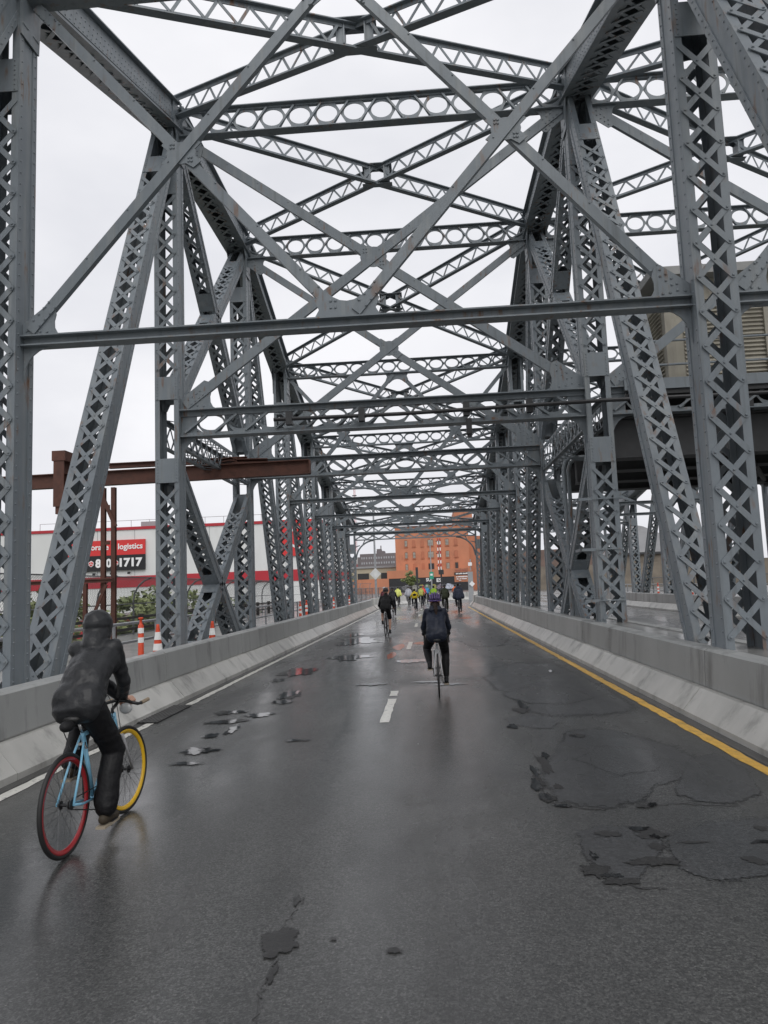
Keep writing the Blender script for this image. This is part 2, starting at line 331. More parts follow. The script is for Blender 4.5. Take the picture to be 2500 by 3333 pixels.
# tar patches of the broken right lane
def rough_poly(pts, seed, sub_=7, amp=.05):
    out = []; n = len(pts)
    for i in range(n):
        a, b = pts[i], pts[(i+1) % n]
        for k in range(sub_):
            t = k/sub_; x, y = a[0]+(b[0]-a[0])*t, a[1]+(b[1]-a[1])*t; q = V((x*2.3, y*1.2, seed*5.1))
            out.append((min(2.8, x)+amp*(noise.noise(q)+.6*noise.noise(q*3.1)+.4*noise.noise(q*7)), y+amp*1.7*(noise.noise(q+V((9, 4, 1)))+.6*noise.noise(q*3.3+V((3, 3, 3))))))
    return out
for i, pl in enumerate(([(0.9, 13.79), (1.26, 15.38), (1.8, 16.32), (2.6, 16.2), (2.75, 13.85), (2.8, 11.6), (2.78, 10.02), (2.6, 9.66), (2.2, 9.47), (1.87, 9.41), (1.47, 9.47), (1.18, 9.91), (1.43, 10.83), (1.24, 11.54), (0.93, 12.1)],
        [(0.88, 9.55), (1.17, 9.88), (1.45, 9.7), (1.54, 9.21), (1.39, 8.8), (1.1, 8.92), (0.94, 9.14)],
        [(0.84, 6.54), (1.0, 7.18), (1.31, 8.17), (1.49, 8.78), (1.95, 8.8), (2.34, 8.28), (2.52, 7.8), (2.53, 7.2), (2.13, 6.43), (1.84, 6.25), (1.59, 5.88), (1.29, 5.71), (1.05, 5.77), (0.88, 5.93)],
        [(2.37, 7.22), (2.75, 7.46), (2.78, 6.82), (2.56, 6.0), (2.24, 5.78), (1.96, 5.86), (1.87, 6.11)],
        [(0.94, 5.24), (1.12, 5.42), (1.34, 5.36), (1.53, 5.3), (1.46, 4.95), (1.28, 4.65), (1.13, 4.41), (0.96, 4.45), (0.9, 4.74)],
        [(1.54, 5.21), (1.96, 5.47), (2.6, 5.55), (2.4, 4.42), (1.58, 4.37), (1.42, 4.5), (1.41, 4.79)],
        [(0.81, 22.45), (1.7, 24.0), (2.4, 22.62), (2.01, 20.28), (1.11, 20.18)], [(1.0, 11.6), (1.6, 12.4), (2.2, 12.2), (2.4, 11.0), (1.9, 10.4), (1.3, 10.6)], [(1.3, 7.3), (1.7, 7.9), (2.2, 7.6), (2.0, 6.9), (1.6, 6.6)])):
    patch('tar_patch', rough_poly(pl, i+1), PATCH, .003+.0003*i, .78)
# water lying in ruts and potholes
for i, (cx, cy, rx, ry) in enumerate(((.90, 6.9, .03, .16), (.84, 6.45, .035, .14), (.86, 6.1, .04, .07), (.95, 5.85, .06, .03), (1.08, 7.5, .03, .12), (1.38, 5.3, .05, .03), (1.0, 4.5, .05, .03), (.93, 9.0, .05, .1), (1.24, 10.5, .05, .25), (2.1, 5.0, .06, .02), (-2.66, 8.12, .16, .15), (-2.78, 8.93, .08, .12), (-2.6, 9.34, .06, .22), (-3.01, 10.59, .18, .16), (-2.5, 10.32, .17, .11), (-2.45, 12.27, .12, .39), (-3.06, 14.19, .1, .22), (.30, 12.9, .22, .10), (-.15, 13.3, .25, .09), (1.64, 5.84, .03, .04), (1.44, 5.14, .03, .03), (.96, 4.81, .02, .05), (1.55, 8.38, .02, .05), (2.28, 14.29, .04, .15), (-1.64, 8.53, .12, .04), (-2.9, 9.85, .2, .1), (-2.62, 7.53, .16, .05), (-2.4, 11.44, .15, .14),
        (-.4, 17, .35, .3), (-2.2, 18.5, .4, .6), (-2.5, 24, .5, 1.2), (-1.1, 13.2, .2, .12), (-2.9, 15.6, .3, .6), (-2.9, 27, .3, .8))):
    patch('puddle', blob(cx, cy, rx, ry, i+31, 70, .55), WATER, .0078+.00005*i, .8)
# potholes: dark broken hollows beside the puddles
def crack(pts, wd, seed):
    rnd = random.Random(seed); m = MB(); vs = []; fine = []
    for (a, b) in zip(pts[:-1], pts[1:]):
        for k in range(10): t = k/10; fine.append((a[0]+(b[0]-a[0])*t+rnd.uniform(-1, 1)*.016, a[1]+(b[1]-a[1])*t+rnd.uniform(-1, 1)*.016))
    for i, p in enumerate(fine):
        q = fine[min(i+1, len(fine)-1)]; o = fine[max(i-1, 0)]; d = V((q[0]-o[0], q[1]-o[1], 0)).normalized(); n = V((-d.y, d.x, 0)); ww = wd*rnd.uniform(.15, 1.3)
        vs += [(p[0]+n.x*ww, p[1]+n.y*ww, .0035), (p[0]-n.x*ww, p[1]-n.y*ww, .0035)]
    m.add(vs, [(2*i, 2*i+1, 2*i+3, 2*i+2) for i in range(len(fine)-1)])
    return m.build('road_crack', asphalt('crack_dirt', (.006, .006, .006), (.040, .040, .040), .3, .8, .6, False, (.25, .5)) if 'crack_dirt' not in bpy.data.materials else bpy.data.materials['crack_dirt'], kind='structure')
crack([(-.78, 3.0), (-.82, 3.3), (-.80, 3.5), (-.86, 3.8), (-.82, 4.1), (-.80, 4.3)], .006, 1)
crack([(1.42, 5.1), (1.5, 4.85), (1.7, 4.7), (2.0, 4.75), (2.4, 4.95)], .012, 2)
crack([(.9, 4.6), (.97, 4.42), (1.12, 4.33), (1.25, 4.3)], .014, 3)
crack([(1.6, 5.82), (1.85, 5.85), (2.3, 5.75)], .012, 4)
crack([(.84, 6.7), (.86, 6.3), (.9, 5.95), (1.1, 5.78), (1.3, 5.72)], .014, 5)
CRK = asphalt('pothole_dirt', (.003, .003, .003), (.018, .018, .018), .1, .6, .9, True, (.2, .5), edge=True)
for ci_, c_ in enumerate(((1.42, 5.21, .13, .15), (.93, 4.59, .10, .15), (1.03, 4.42, .15, .07), (1.4, 4.95, .06, .09), (1.02, 7.17, .07, .48), (.88, 6.54, .06, .32), (.87, 6.06, .09, .15), (1.56, 5.8, .07, .07), (1.01, 6.38, .05, .12), (1.6, 8.38, .12, .15), (1.2, 10.09, .17, .27), (-.84, 3.75, .12, .19), (-.83, 4.22, .03, .08), (-.80, 3.45, .03, .1), (-.25, 3.65, .06, .035), (-.56, 3.77, .03, .02), (2.19, 5.26, .05, .09), (1.9, 4.69, .10, .09), (1.66, 5.02, .15, .035), (-2.35, 12.1, .15, .5), (-2.6, 8.15, .22, .12), (-2.75, 9.9, .3, .2), (1.3, 4.7, .2, .1), (1.15, 5.2, .1, .1))):
    patch('pothole', blob(c_[0], c_[1], c_[2]*.72, c_[3]*.72, ci_+61, 60, .5), CRK, .0061+ci_*.00005, .25)

# gutters, drain grating
sheet('gutter', [(-4.2, -10, .003), (-4.0, -10, .003), (-4.03, 55, .003), (-4.2, 55, .003)], GUTTER)
sheet('gutter', [(2.99, -10, .003), (3.16, -10, .003), (3.16, 55, .003), (2.99, 55, .003)], GUTTER)
dg = root('drain_grating', (-3.98, 10.6, 0), 'black steel drain grating in the gutter by the left barrier', 'drain')
m = MB(); m.bx(-4.14, -3.83, 9.9, 11.35, .006, .012); m.build('frame', simple('drain_pit', (.014, .014, .014), .8), dg)
m = MB()
for i in range(6): m.bx(-4.13+i*.056, -4.108+i*.056, 9.92, 11.33, .0125, .018)
for i in range(15): m.bx(-4.14, -3.83, 9.93+i*.098, 9.968+i*.098, .0185, .024)
m.build('grate_bars', simple('worn_grate_iron', (.11, .11, .11), .45, metal=.3, var=.3), dg, kind='stuff')

# ------------------------------------------------------------------ roadside barriers: panels of a sloped profile
def barrier(name, x_of, side, y0, y1, label, plen=2.42, zt=.82):
    """side=+1: barrier on the right of a lane (its face looks to -x)"""
    prof = [(-.33, 0), (-.33, .07), (-.11, .33), (-.02, .355), (.0, .80), (.03, zt), (.22, zt), (.22, 0)]
    rt_ = root(name, (x_of, (y0+y1)/2, 0), label, 'barrier')
    def seg(z_lo, z_hi, mat, nm, pr):
        mb = MB(); k = len(pr)
        vs = [(x_of+side*p[0], 0.005, p[1]) for p in pr]+[(x_of+side*p[0], plen-.005, p[1]) for p in pr]
        fs = [tuple(range(k)), tuple(range(2*k-1, k-1, -1))]+[(i, k+i, k+(i+1) % k, (i+1) % k) for i in range(k)]
        mb.add(vs, fs); return mb.mesh(nm, mat)
    low = seg(0, 0, CONC, 'base_panel', [(-.33, 0), (-.33, .07), (-.10, .335), (.22, .335), (.22, 0)])
    upm = seg(0, 0, PLATE, 'upper_panel', [(-.025, .337), (-.035, .36), (-.012, .795), (.03, zt), (.22, zt), (.22, .337)])
    bolts = MB()
    for z in (.42, .58, .74):
        for y in (.06, plen-.06):
            bolts.dome((x_of+side*(-.03+.02*(z-.36)/.43), y, z), (-side, 0, 0), .011, .008)
    bm_ = bolts.mesh('bolts', PLATE)
    y = y0
    while y < y1-.1:
        o = link('base_panel', low, rt_, mw=Matrix.Translation((0, y, random.uniform(-.004, .004))))
        o = link('upper_panel', upm, rt_, mw=Matrix.Translation((random.uniform(-.004, .004), y, random.uniform(-.003, .003))))
        if y < 30: link('bolts', bm_, rt_, kind='stuff', mw=Matrix.Translation((0, y, 0)))
        y += plen
    return rt_
barrier('road_barrier', 3.45, 1, -7.5, 55.5, 'grey sloped barrier along the yellow line at the right of the lane')
barrier('road_barrier', -4.45, -1, -7.5, 55.5, 'grey sloped barrier along the left edge of the lane')
barrier('road_barrier', 4.39, -1, -7.5, 55.5, 'barrier behind the middle truss facing the opposite lanes')
barrier('road_barrier', 12.4, 1, -7.5, 55.5, 'pale barrier on the far side of the opposite lanes')

# the barrier that carries on round the bend beyond the portal
cb = root('curved_barrier', (-4.4, 58, 0), 'weathered concrete barrier curving across behind the riders', 'barrier')
cv = [(-4.45, 56.2), (-4.4, 60), (-4.15, 64), (-3.5, 68), (-2.3, 72), (-.4, 76), (2.2, 79.5), (5.5, 82.5), (9, 85)]
for a, b in zip(cv[:-1], cv[1:]):
    mb = MB(); A, B = V((*a, 0)), V((*b, 0)); t = (B-A).normalized(); n = V((t.y, -t.x, 0)); prof = [(.33, 0), (.33, .07), (.1, .34), (.02, .86), (-.2, .86), (-.2, 0)]
    A += t*.01; B -= t*.01; k = len(prof)
    mb.add([A+n*p[0]+Z1*p[1] for p in prof]+[B+n*p[0]+Z1*p[1] for p in prof], [tuple(range(k)), tuple(range(2*k-1, k-1, -1))]+[(i, k+i, k+(i+1) % k, (i+1) % k) for i in range(k)])
    mb.build('barrier_panel', CONC, cb)
rb = root('curved_barrier', (3.5, 58, 0), 'short concrete barrier bending right past the portal', 'barrier')
cv2 = [(3.45, 56.2), (3.6, 60), (4.2, 64), (5.4, 68), (7.2, 72)]
for a, b in zip(cv2[:-1], cv2[1:]):
    mb = MB(); A, B = V((*a, 0)), V((*b, 0)); t = (B-A).normalized(); n = V((-t.y, t.x, 0)); prof = [(.33, 0), (.33, .07), (.1, .34), (.02, .86), (-.2, .86), (-.2, 0)]
    A += t*.01; B -= t*.01; k = len(prof)
    mb.add([A+n*p[0]+Z1*p[1] for p in prof]+[B+n*p[0]+Z1*p[1] for p in prof], [tuple(range(k)), tuple(range(2*k-1, k-1, -1))]+[(i, k+i, k+(i+1) % k, (i+1) % k) for i in range(k)])
    mb.build('barrier_panel', CONC, rb)

# ================================================================== THE STEEL TRUSS BRIDGE
BR = root('truss_bridge', (XT[1], 19.24, 0), 'grey riveted steel truss bridge with laced posts arching over the road', 'bridge')
ZC = {-1: 8.1, 0: 9.4, 1: 11.08, 2: 13.25, 3: 13.25, 4: 11.08, 5: 9.40, 6: 8.12, 7: 7.2, 8: 6.35}   # chord centre height at each post
bar_cache = {}; NBAR = [0]
def bar_mesh(L, wd, th=.011):
    key = (round(L, 3), wd)
    if key not in bar_cache:
        r = wd/2; poly = []
        for i in range(5): a = -math.pi/2+math.pi*i/4; poly.append((L/2+r*math.cos(a), r*math.sin(a)))
        for i in range(5): a = math.pi/2+math.pi*i/4; poly.append((-L/2+r*math.cos(a), r*math.sin(a)))
        mb = MB(); mb.prism(poly, (0, 0, 0), X1, Y1, th); bar_cache[key] = mb.mesh('lacing_bar', STEEL)
    return bar_cache[key]
def laced(name, A, B, w=WT, d=.46, near=0, pitch=.466, bw=.078, battens=(), skip=(), faces=(-1, 1), solid=(), parent=None, u=X1, strip=.102, rows=True, label=None):
    """box member of two web plates joined by lattice lacing; local s runs A->B"""
    A, B = V(A), V(B); t = B-A; L = t.length; t = t/L; u = V(u); u = (u-t*u.dot(t)).normalized(); v = t.cross(u)
    if v.y > 0 or (abs(v.y) < 1e-3 and v.z > 0): pass
    else: v = -v
    P = lambda s, a, b: A+t*s+u*a+v*b
    mb = MB()
    def bb(s0, s1, a0, a1, b0, b1): mb.box(P((s0+s1)/2, (a0+a1)/2, (b0+b1)/2), a1-a0, s1-s0, b1-b0, (u, t, v))
    for q in (-1, 1):
        bb(0, L, *sorted((q*(w/2-.02), q*(w/2-.005))), -d/2+.004, d/2-.004)                        # web
        for e in (-1, 1):
            bb(0, L, *sorted((q*(w/2-strip), q*(w/2+.008))), *sorted((e*(d/2-.016), e*d/2)))       # flange leg on the laced face
            bb(0, L, *sorted((q*(w/2-.006), q*(w/2+.0085))), *sorted((e*(d/2-.11), e*(d/2-.0155))))  # leg on the web
    for e in solid: bb(0, L, -w/2-.03, w/2+.03, *sorted((e*(d/2+.001), e*(d/2+.02))))
    o = mb.build(name, STEEL, parent or BR)
    if label: o['label'] = label
    # batten plates
    for (s0, s1) in battens:
        for e in faces:
            q = MB(); q.box(P((s0+s1)/2, 0, e*(d/2+.008)), w-.02, s1-s0, .014, (u, t, v)); q.build('batten_plate', STEEL, o)
    blocked = list(battens)+list(skip)
    lac = MB(); riv = MB(); a_ = w/2-strip/2-.004
    Lb = math.hypot(2*a_, pitch)
    ends = max(.12, 0)
    n = int((L-2*ends)/pitch)
    s_off = (L-n*pitch)/2
    for i in range(n):
        s0 = s_off+i*pitch; s1 = s0+pitch
        if any(s1 > c0+.02 and s0 < c1-.02 for c0, c1 in blocked): continue
        for e in faces:
            for sg in (1, -1):
                p, q = P(s0, -sg*a_, 0), P(s1, sg*a_, 0); off = d/2+(.0075 if sg > 0 else .0195)
                if near == 2 and e == -1 and NBAR[0] < 300:
                    xa = (q-p).normalized(); za = v*e; ya = za.cross(xa); c = (p+q)/2+v*e*off
                    M = Matrix(((xa.x, ya.x, za.x, c.x), (xa.y, ya.y, za.y, c.y), (xa.z, ya.z, za.z, c.z), (0, 0, 0, 1)))
                    link('lacing_bar', bar_mesh(Lb, bw), o, mw=M); NBAR[0] += 1
                else:
                    lac.bar(p+v*e*off-(q-p).normalized()*.03, q+v*e*off+(q-p).normalized()*.03, .011, bw, side=v)
            if near:
                for aa in (-a_, a_): riv.dome(P(s0, aa, e*(d/2+.025)), v*e, .021, .016)
                riv.dome(P((s0+s1)/2, 0, e*(d/2+.025)), v*e, .019, .014)
    if lac.v: lac.build('lacing', STEEL, o, kind='stuff')
    if near and rows:
        ns = int(L/.17)
        for i in range(ns):
            s = .08+i*.17
            for q in (-1, 1):
                for e in (-1, 1): riv.dome(P(s, q*(w/2+.0085), e*(d/2-.062)), u*q, .016, .012)
    if near:
        for (s0, s1) in battens:
            k = max(2, int((s1-s0)/.075))
            for e in faces:
                for i in range(k+1):
                    for q in (-1, 1): riv.dome(P(s0+.03+i*(s1-s0-.06)/k, q*a_, e*(d/2+.015)), v*e, .016, .012)
        if riv.v: riv.build('rivets', STEEL, o, kind='stuff')
    return o

def arc(cx, cy, r, a0, a1, n=8): return [(cx+r*math.cos(R(a0+(a1-a0)*i/n)), cy+r*math.sin(R(a0+(a1-a0)*i/n))) for i in range(n+1)]
def node_plates(x, y, z, zc_prev, near):
    """gusset plates either side of a truss joint"""
    m = MB(); riv = MB()
    for q in (-1, 1):
        poly = [(-.50, -.30), (-.27, -.60), (-.235, -1.15), (.235, -1.15), (.27, -.60), (.50, -.30), (.50, .22), (-.50, .22)]
        m.prism(poly if True else poly, (x+q*(WT/2+.022), y, z), Y1, Z1, .02)
        if near:
            for (a, b) in poly: 
                for k in range(5):
                    riv.dome((x+q*(WT/2+.032), y+a*.86*(1-k*.16), z+b*.88+(.05 if b < 0 else 0)), (q, 0, 0), .017, .012)
    o = m.build('joint_plate', STEEL, BR)
    if near: riv.build('rivets', STEEL, o, kind='stuff')

def truss(x, third=False):
    main = not third
    for k in range(0, 9):
        nr = 0
        if main: nr = 2 if k in (1, 2) else (1 if k in (0, 3, 4) else 0)
        H0 = -1.6; top = ZC[k]-.1; L = top-H0; zz = lambda z: z-H0
        bat = [(L-1.95, L-1.45)]; skp = [(L-1.45, L)]
        if k in (2, 3): bat += [(zz(4.29), zz(4.85)), (zz(6.22), zz(6.76))]; skp += [(zz(4.85), zz(6.22))]
        if k == 8: continue
        skp += [(0, zz(.15 if x != XT[1] else .7))]
        laced('post', (x, YF(k), H0), (x, YF(k), top), near=nr, battens=bat, skip=skp)
        node_plates(x, YF(k), ZC[k], 0, main and k in (1, 2, 3, 4))
    # end post of the far portal, upright like the others
    laced('post', (x, YF(8), -1.6), (x, YF(8), 6.3), near=0, battens=[(6.0, 6.7)], skip=[(6.7, 8), (0, 1.8)])
    # diagonals falling away from the tower
    for a, b in ((1, 0), (2, 1), (3, 4), (4, 5), (5, 6), (6, 7), (7, 8)):
        A = V((x, YF(a), ZC[a]-.12)); B = V((x, YF(b), -1.75)); L = (A-B).length
        nr = (2 if (a, b) in ((2, 1), (1, 0)) else (1 if a == 3 else 0)) if main else 0
        sgn = 1 if a < b else -1
        laced('diagonal', B, A, w=WT-.07, d=.40, near=nr, battens=[(L-2.1, L-1.55)], skip=[(L-1.55, L), (0, 2.3)], pitch=.43)
    # chord pieces: solid sides, plate on top, lacing below
    for k in range(0, 8):
        a, b = (x, YF(k), ZC[k]), (x, YF(k+1), ZC[k+1])
        A, B = V(a), V(b); t = (B-A).normalized(); L = (B-A).length
        chord(A, B, main and k <= 4, L)
    # tower panel: two crossed pairs and a laced strut between
    for (ya, za), (yb, zb) in (((YF(2), 12.9), (YF(3), 6.15)), ((YF(3), 12.9), (YF(2), 6.15)), ((YF(2), 4.75), (YF(3), -.75)), ((YF(3), 4.75), (YF(2), -.75))):
        A, B = V((x, yb, zb)), V((x, ya, za)); L = (B-A).length; up_ = zb < 5
        laced('tower_brace', A, B, w=WT-.1, d=.36, near=1 if main else 0, battens=[(L/2-.75, L/2-.25), (L/2+.25, L/2+.75), (L-1.5, L-1.0)] if za > 8 else [(L/2-.55, L/2-.1), (L/2+.1, L/2+.6), (1.3, 1.9)], skip=[(L/2-.3, L/2+.3), (L-1.0, L), (0, .6)], pitch=.40)
    m = MB(); n = 13; y0, y1 = YF(2)+.25, YF(3)-.25; hw = .24
    for q in (-1, 1):
        for z in (5.2, 5.8): m.box((x+q*hw, (y0+y1)/2, z), .02, y1-y0, .10); m.box((x+q*(hw-.055), (y0+y1)/2, z+(.045 if z > 5.5 else -.045)), .09, y1-y0, .014)
    ts = m.build('tower_strut', STEEL, BR); m = MB()
    for i in range(n):
        ya, yb = y0+(y1-y0)*i/n, y0+(y1-y0)*(i+1)/n
        for q in (-1, 1):
            m.bar((x+q*(hw+.018), ya, 5.2), (x+q*(hw+.018), yb, 5.8), .012, .055, side=X1); m.bar((x+q*(hw+.031), ya, 5.8), (x+q*(hw+.031), yb, 5.2), .012, .055, side=X1)
        for z in (5.145, 5.855): m.bar((x-hw+.05, ya, z), (x+hw-.05, yb, z), .05, .010, side=X1)
    m.build('lacing', STEEL, ts, kind='stuff')

def chord(A, B, near, L):
    t = (B-A).normalized(); u = X1; v = t.cross(u); v = v if v.z > 0 else -v; w = .56; d = .60
    P = lambda s, a, b: A+t*s+u*a+v*b
    mb = MB()
    def bb(s0, s1, a0, a1, b0, b1): mb.box(P((s0+s1)/2, (a0+a1)/2, (b0+b1)/2), a1-a0, s1-s0, b1-b0, (u, t, v))
    for q in (-1, 1):
        bb(0, L, *sorted((q*(w/2-.03), q*(w/2-.01))), -d/2+.004, d/2-.004)
        bb(0, L, *sorted((q*(w/2-.011), q*(w/2+.005))), -.16, .14)                        # doubling plate
        bb(0, L, *sorted((q*(w/2-.15), q*(w/2+.09))), -d/2-.014, -d/2)                    # wide bottom flange
        bb(0, L, *sorted((q*(w/2-.009), q*(w/2+.012))), -d/2+.001, -d/2+.11)
    bb(0, L, -w/2-.10, w/2+.10, d/2, d/2+.025)
    o = mb.build('top_chord', STEEL, BR)
    lac = MB(); n = int(L/.42); a_ = w/2-.08
    for i in range(n):
        s0, s1 = .1+i*(L-.2)/n, .1+(i+1)*(L-.2)/n
        for sg in (1, -1):
            off = -d/2-(.021 if sg > 0 else .034)
            lac.bar(P(s0, -sg*a_, off), P(s1, sg*a_, off), .011, .08, side=v)
    lac.build('lacing', STEEL, o, kind='stuff')
    if near:
        riv = MB()
        for i in range(int(L/.16)):
            for q in (-1, 1):
                for b in (-.12, -.02, .10): riv.dome(P(.08+i*.16+(.08 if b == -.02 else 0), q*(w/2+.005), b), u*q, .016, .012)
        riv.build('rivets', STEEL, o, kind='stuff')

# ---- transverse frames
def oval_web(m, xa, xb, y, z0, z1, n, thick, fx=.76, fy=.66, wst=.10):
    h = (z1-z0)/2; zc = (z0+z1)/2; cw = (xb-xa)/n; a = cw/2
    for i in range(n):
        cx = xa+cw*(i+.5); K = 24; outer = []; inner = []; tt = a*.52; ws = h*wst
        poly = [(a, -ws), (a, ws), (tt, h), (-tt, h), (-a, ws), (-a, -ws), (-tt, -h), (tt, -h)]
        for j in range(K):
            th = 2*math.pi*(j+.5)/K; dx, dz = math.cos(th)*a, math.sin(th)*h
            best = 9
            for q in range(8):
                (x1, z1_), (x2, z2_) = poly[q], poly[(q+1) % 8]; ex, ez = x2-x1, z2_-z1_; den = dx*ez-dz*ex
                if abs(den) < 1e-9: continue
                r = (x1*ez-z1_*ex)/den; s_ = (x1*dz-z1_*dx)/den
                if r > 0 and -1e-6 <= s_ <= 1+1e-6: best = min(best, r)
            outer.append((dx*best, dz*best)); inner.append((math.cos(th)*a*fx, math.sin(th)*h*fy))
        m.ring_cell(outer, inner, (cx, y, zc), X1, Z1, thick)
def top_strut(xa, xb, y, zb, h, near):
    m = MB(); n = max(6, int(round((xb-xa)/.68)))
    oval_web(m, xa, xb, y, zb+.05, zb+h-.05, n, .016)
    for z in (zb+.025, zb+h-.025):
        m.bx(xa, xb, y-.13, y+.13, z-.03, z-.008); m.bx(xa, xb, y-.03, y+.03, z-.008, z+.045) if z < zb+h/2 else m.bx(xa, xb, y-.03, y+.03, z-.08, z-.0305)
    cw = (xb-xa)/n
    for i in range(1, n):                                                              # angle stiffeners riveted along one diagonal between the openings
        xb_ = xa+cw*i; sgn = 1 if i <= n/2 else -1
        m.bar((xb_-sgn*cw*.30, y-.033, zb+.08), (xb_+sgn*cw*.30, y-.033, zb+h-.09), .05, .042, side=Y1)
    return m.build('top_strut', STEEL, BR)
def plain_strut(xa, xb, y, zb):
    m = MB(); m.bx(xa, xb, y-.11, y+.11, zb, zb+.02); m.bx(xa, xb, y-.012, y+.012, zb+.02, zb+.13); m.bx(xa, xb, y-.12, y+.08, zb+.13, zb+.15)
    for s, x in ((1, xa), (-1, xb)):                                                     # small knee under each end
        m.prism([(0, 0), (.42*s, 0)]+[(s*p[0], p[1]) for p in arc(.42, -.40, .40, 90, 180, 6)][1:]+[(0, -.5)] if s > 0 else [(0, 0), (0, -.5)]+[(s*p[0], p[1]) for p in arc(.42, -.40, .40, 180, 90, 6)]+[(.42*s, 0)], (x, y, zb-.001), X1, Z1, .02)
    return m.build('sway_strut', STEEL, BR)
def deep_strut(xa, xb, y, zb, zt):
    m = MB(); n = 12
    oval_web(m, xa+.35, xb-.35, y, zb+.09, zt-.06, n, .018, .80, .70, .08)
    m.bx(xa, xa+.36, y-.011, y+.011, zb+.02, zt-.02); m.bx(xb-.36, xb, y-.011, y+.011, zb+.02, zt-.02)
    m.bx(xa, xb, y-.17, y+.17, zb, zb+.022); m.bx(xa, xb, y-.05, y+.05, zb+.022, zb+.11); m.bx(xa, xb, y-.20, y+.20, zt-.02, zt+.004); m.bx(xa, xb, y-.05, y+.05, zt-.13, zt-.0205)
    cw = (xb-xa-.7)/n
    for i in range(n+1):
        xb_ = xa+.35+cw*i; sgn = 1 if i <= n/2 else -1
        m.bar((xb_-sgn*cw*.36, y-.056, zb+.115), (xb_+sgn*cw*.36, y-.056, zt-.135), .07, .05, side=Y1)
    for s, x in ((1, xa), (-1, xb)):
        pts = [(0, 0), (.5*s, 0)]+[(s*(.5-.45*math.sin(R(a))), -.45+.45*math.cos(R(a))) for a in range(0, 91, 15)]+[(0, -.6)]
        m.prism(pts if s > 0 else pts[::-1], (x, y, zb-.001), X1, Z1, .02)
    return m.build('deep_strut', STEEL, BR)
def sway_diag(A, B, y, wd=.24, gus=True, dy=0):
    m = MB(); A, B = V((A[0], y+dy, A[1])), V((B[0], y+dy, B[1]))
    m.bar(A, B, .016, wd, side=Y1)
    t = (B-A).normalized(); n = V((-t.z, 0, t.x)); n = n if n.z > 0 else -n
    for e in (-1, 1):
        o = n*(e*(wd/2-.008)); m.bar(A+o+Y1*.045, B+o+Y1*.045, .075, .014, side=Y1)
    ob = m.build('sway_brace', STEEL, BR)
    riv = MB(); L = (B-A).length
    if y < 30:
        for i in range(4):
            for s in (.15+i*.11, L-.15-i*.11):
                for e in (-.06, .06): riv.dome(A+t*s+n*e-Y1*.008, (0, -1, 0), .02, .016)
        for i in range(int(L/.9)): riv.dome(A+t*(i*.9+.4)+n*.05-Y1*.008, (0, -1, 0), .016, .013)
        riv.build('rivets', STEEL, ob, kind='stuff')
def gusset(x, y, z, s, th=.018, star=True, half=0, riv_=True):
    """rounded connection plate; half=-1 keeps the upper part only, 1 the lower"""
    pts = []
    if half == 0:
        for a in (0, 90, 180, 270):
            c, sn = math.cos(R(a)), math.sin(R(a)); rot = lambda p: (p[0]*c-p[1]*sn, p[0]*sn+p[1]*c)
            for p in [(s*.50, -s*.86)] + [(s*1.02, -s*.62)] + arc(s*1.12, 0, s*.52, 250, 110, 6) + [(s*1.02, s*.62)]: pts.append(rot(p))
        pts2 = []
        for p in pts:
            if not pts2 or (abs(p[0]-pts2[-1][0])+abs(p[1]-pts2[-1][1])) > 1e-4: pts2.append(p)
        # use an octagon-like hull with concave sides
        pts = []
        for i in range(4):
            a = 45+90*i
            d1, d2 = (math.cos(R(a-14)), math.sin(R(a-14))), (math.cos(R(a+14)), math.sin(R(a+14)))
            pts += [(s*1.25*d1[0], s*1.0*d1[1]), (s*1.25*d2[0], s*1.0*d2[1])]
            b = 90+90*i
            for q in (-18, 0, 18): pts.append((s*.78*math.cos(R(b+q)), s*.62*math.sin(R(b+q))))
    else:
        h = -half
        r_ = [(1.15, 0), (.98, .30), (1.12, .66), (.80, 1.0), (.48, .74), (.25, .62)]
        top = [(-1.15*s, 0)]+[(p[0]*s, h*p[1]*s) for p in r_]+[(0, h*s*.58)]+[(-p[0]*s, h*p[1]*s) for p in r_[:0:-1]]
        pts = top if h > 0 else top[::-1]
    m = MB(); m.prism(pts, (x, y, z), X1, Z1, th); o = m.build('gusset_plate', STEEL, BR)
    if riv_ and y < 25:
        q = MB()
        for dx in (-.7, -.5, .5, .7):
            for dz in (.3, .5): q.dome((x+dx*s*.8, y-th/2, z+(dz if half == 0 else abs(dz)*1.2*(1 if half < 0 else -1))*s), (0, -1, 0), .022, .016); (q.dome((x+dx*s*.8, y-th/2, z-dz*s), (0, -1, 0), .022, .016) if half == 0 else None)
        q.build('rivets', STEEL, o, kind='stuff')
def corner_plate(x, y, z, sx, sz, s=.62):
    q_ = [(0, 0), (1.12, 0), (1.0, .08), (.93, .22), (.92, .40), (.97, .60), (.90, .86), (.74, .92), (0, .36)]
    pts = [(sx*p[0]*s, sz*p[1]*s) for p in q_]
    m = MB(); m.prism(pts if sx*sz > 0 else pts[::-1], (x, y, z), X1, Z1, .018); o = m.build('gusset_plate', STEEL, BR)
    if y < 25:
        q = MB()
        for (a, b) in ((.1, .12), (.25, .14), (.25, .28), (.36, .26), (.36, .40), (.47, .36), (.47, .50), (.58, .46), (.4, .1), (.55, .08), (.58, .6)): q.dome((x+sx*a*s*1.3, y-.009, z+sz*b*s*1.3), (0, -1, 0), .022, .016)
        q.build('rivets', STEEL, o, kind='stuff')
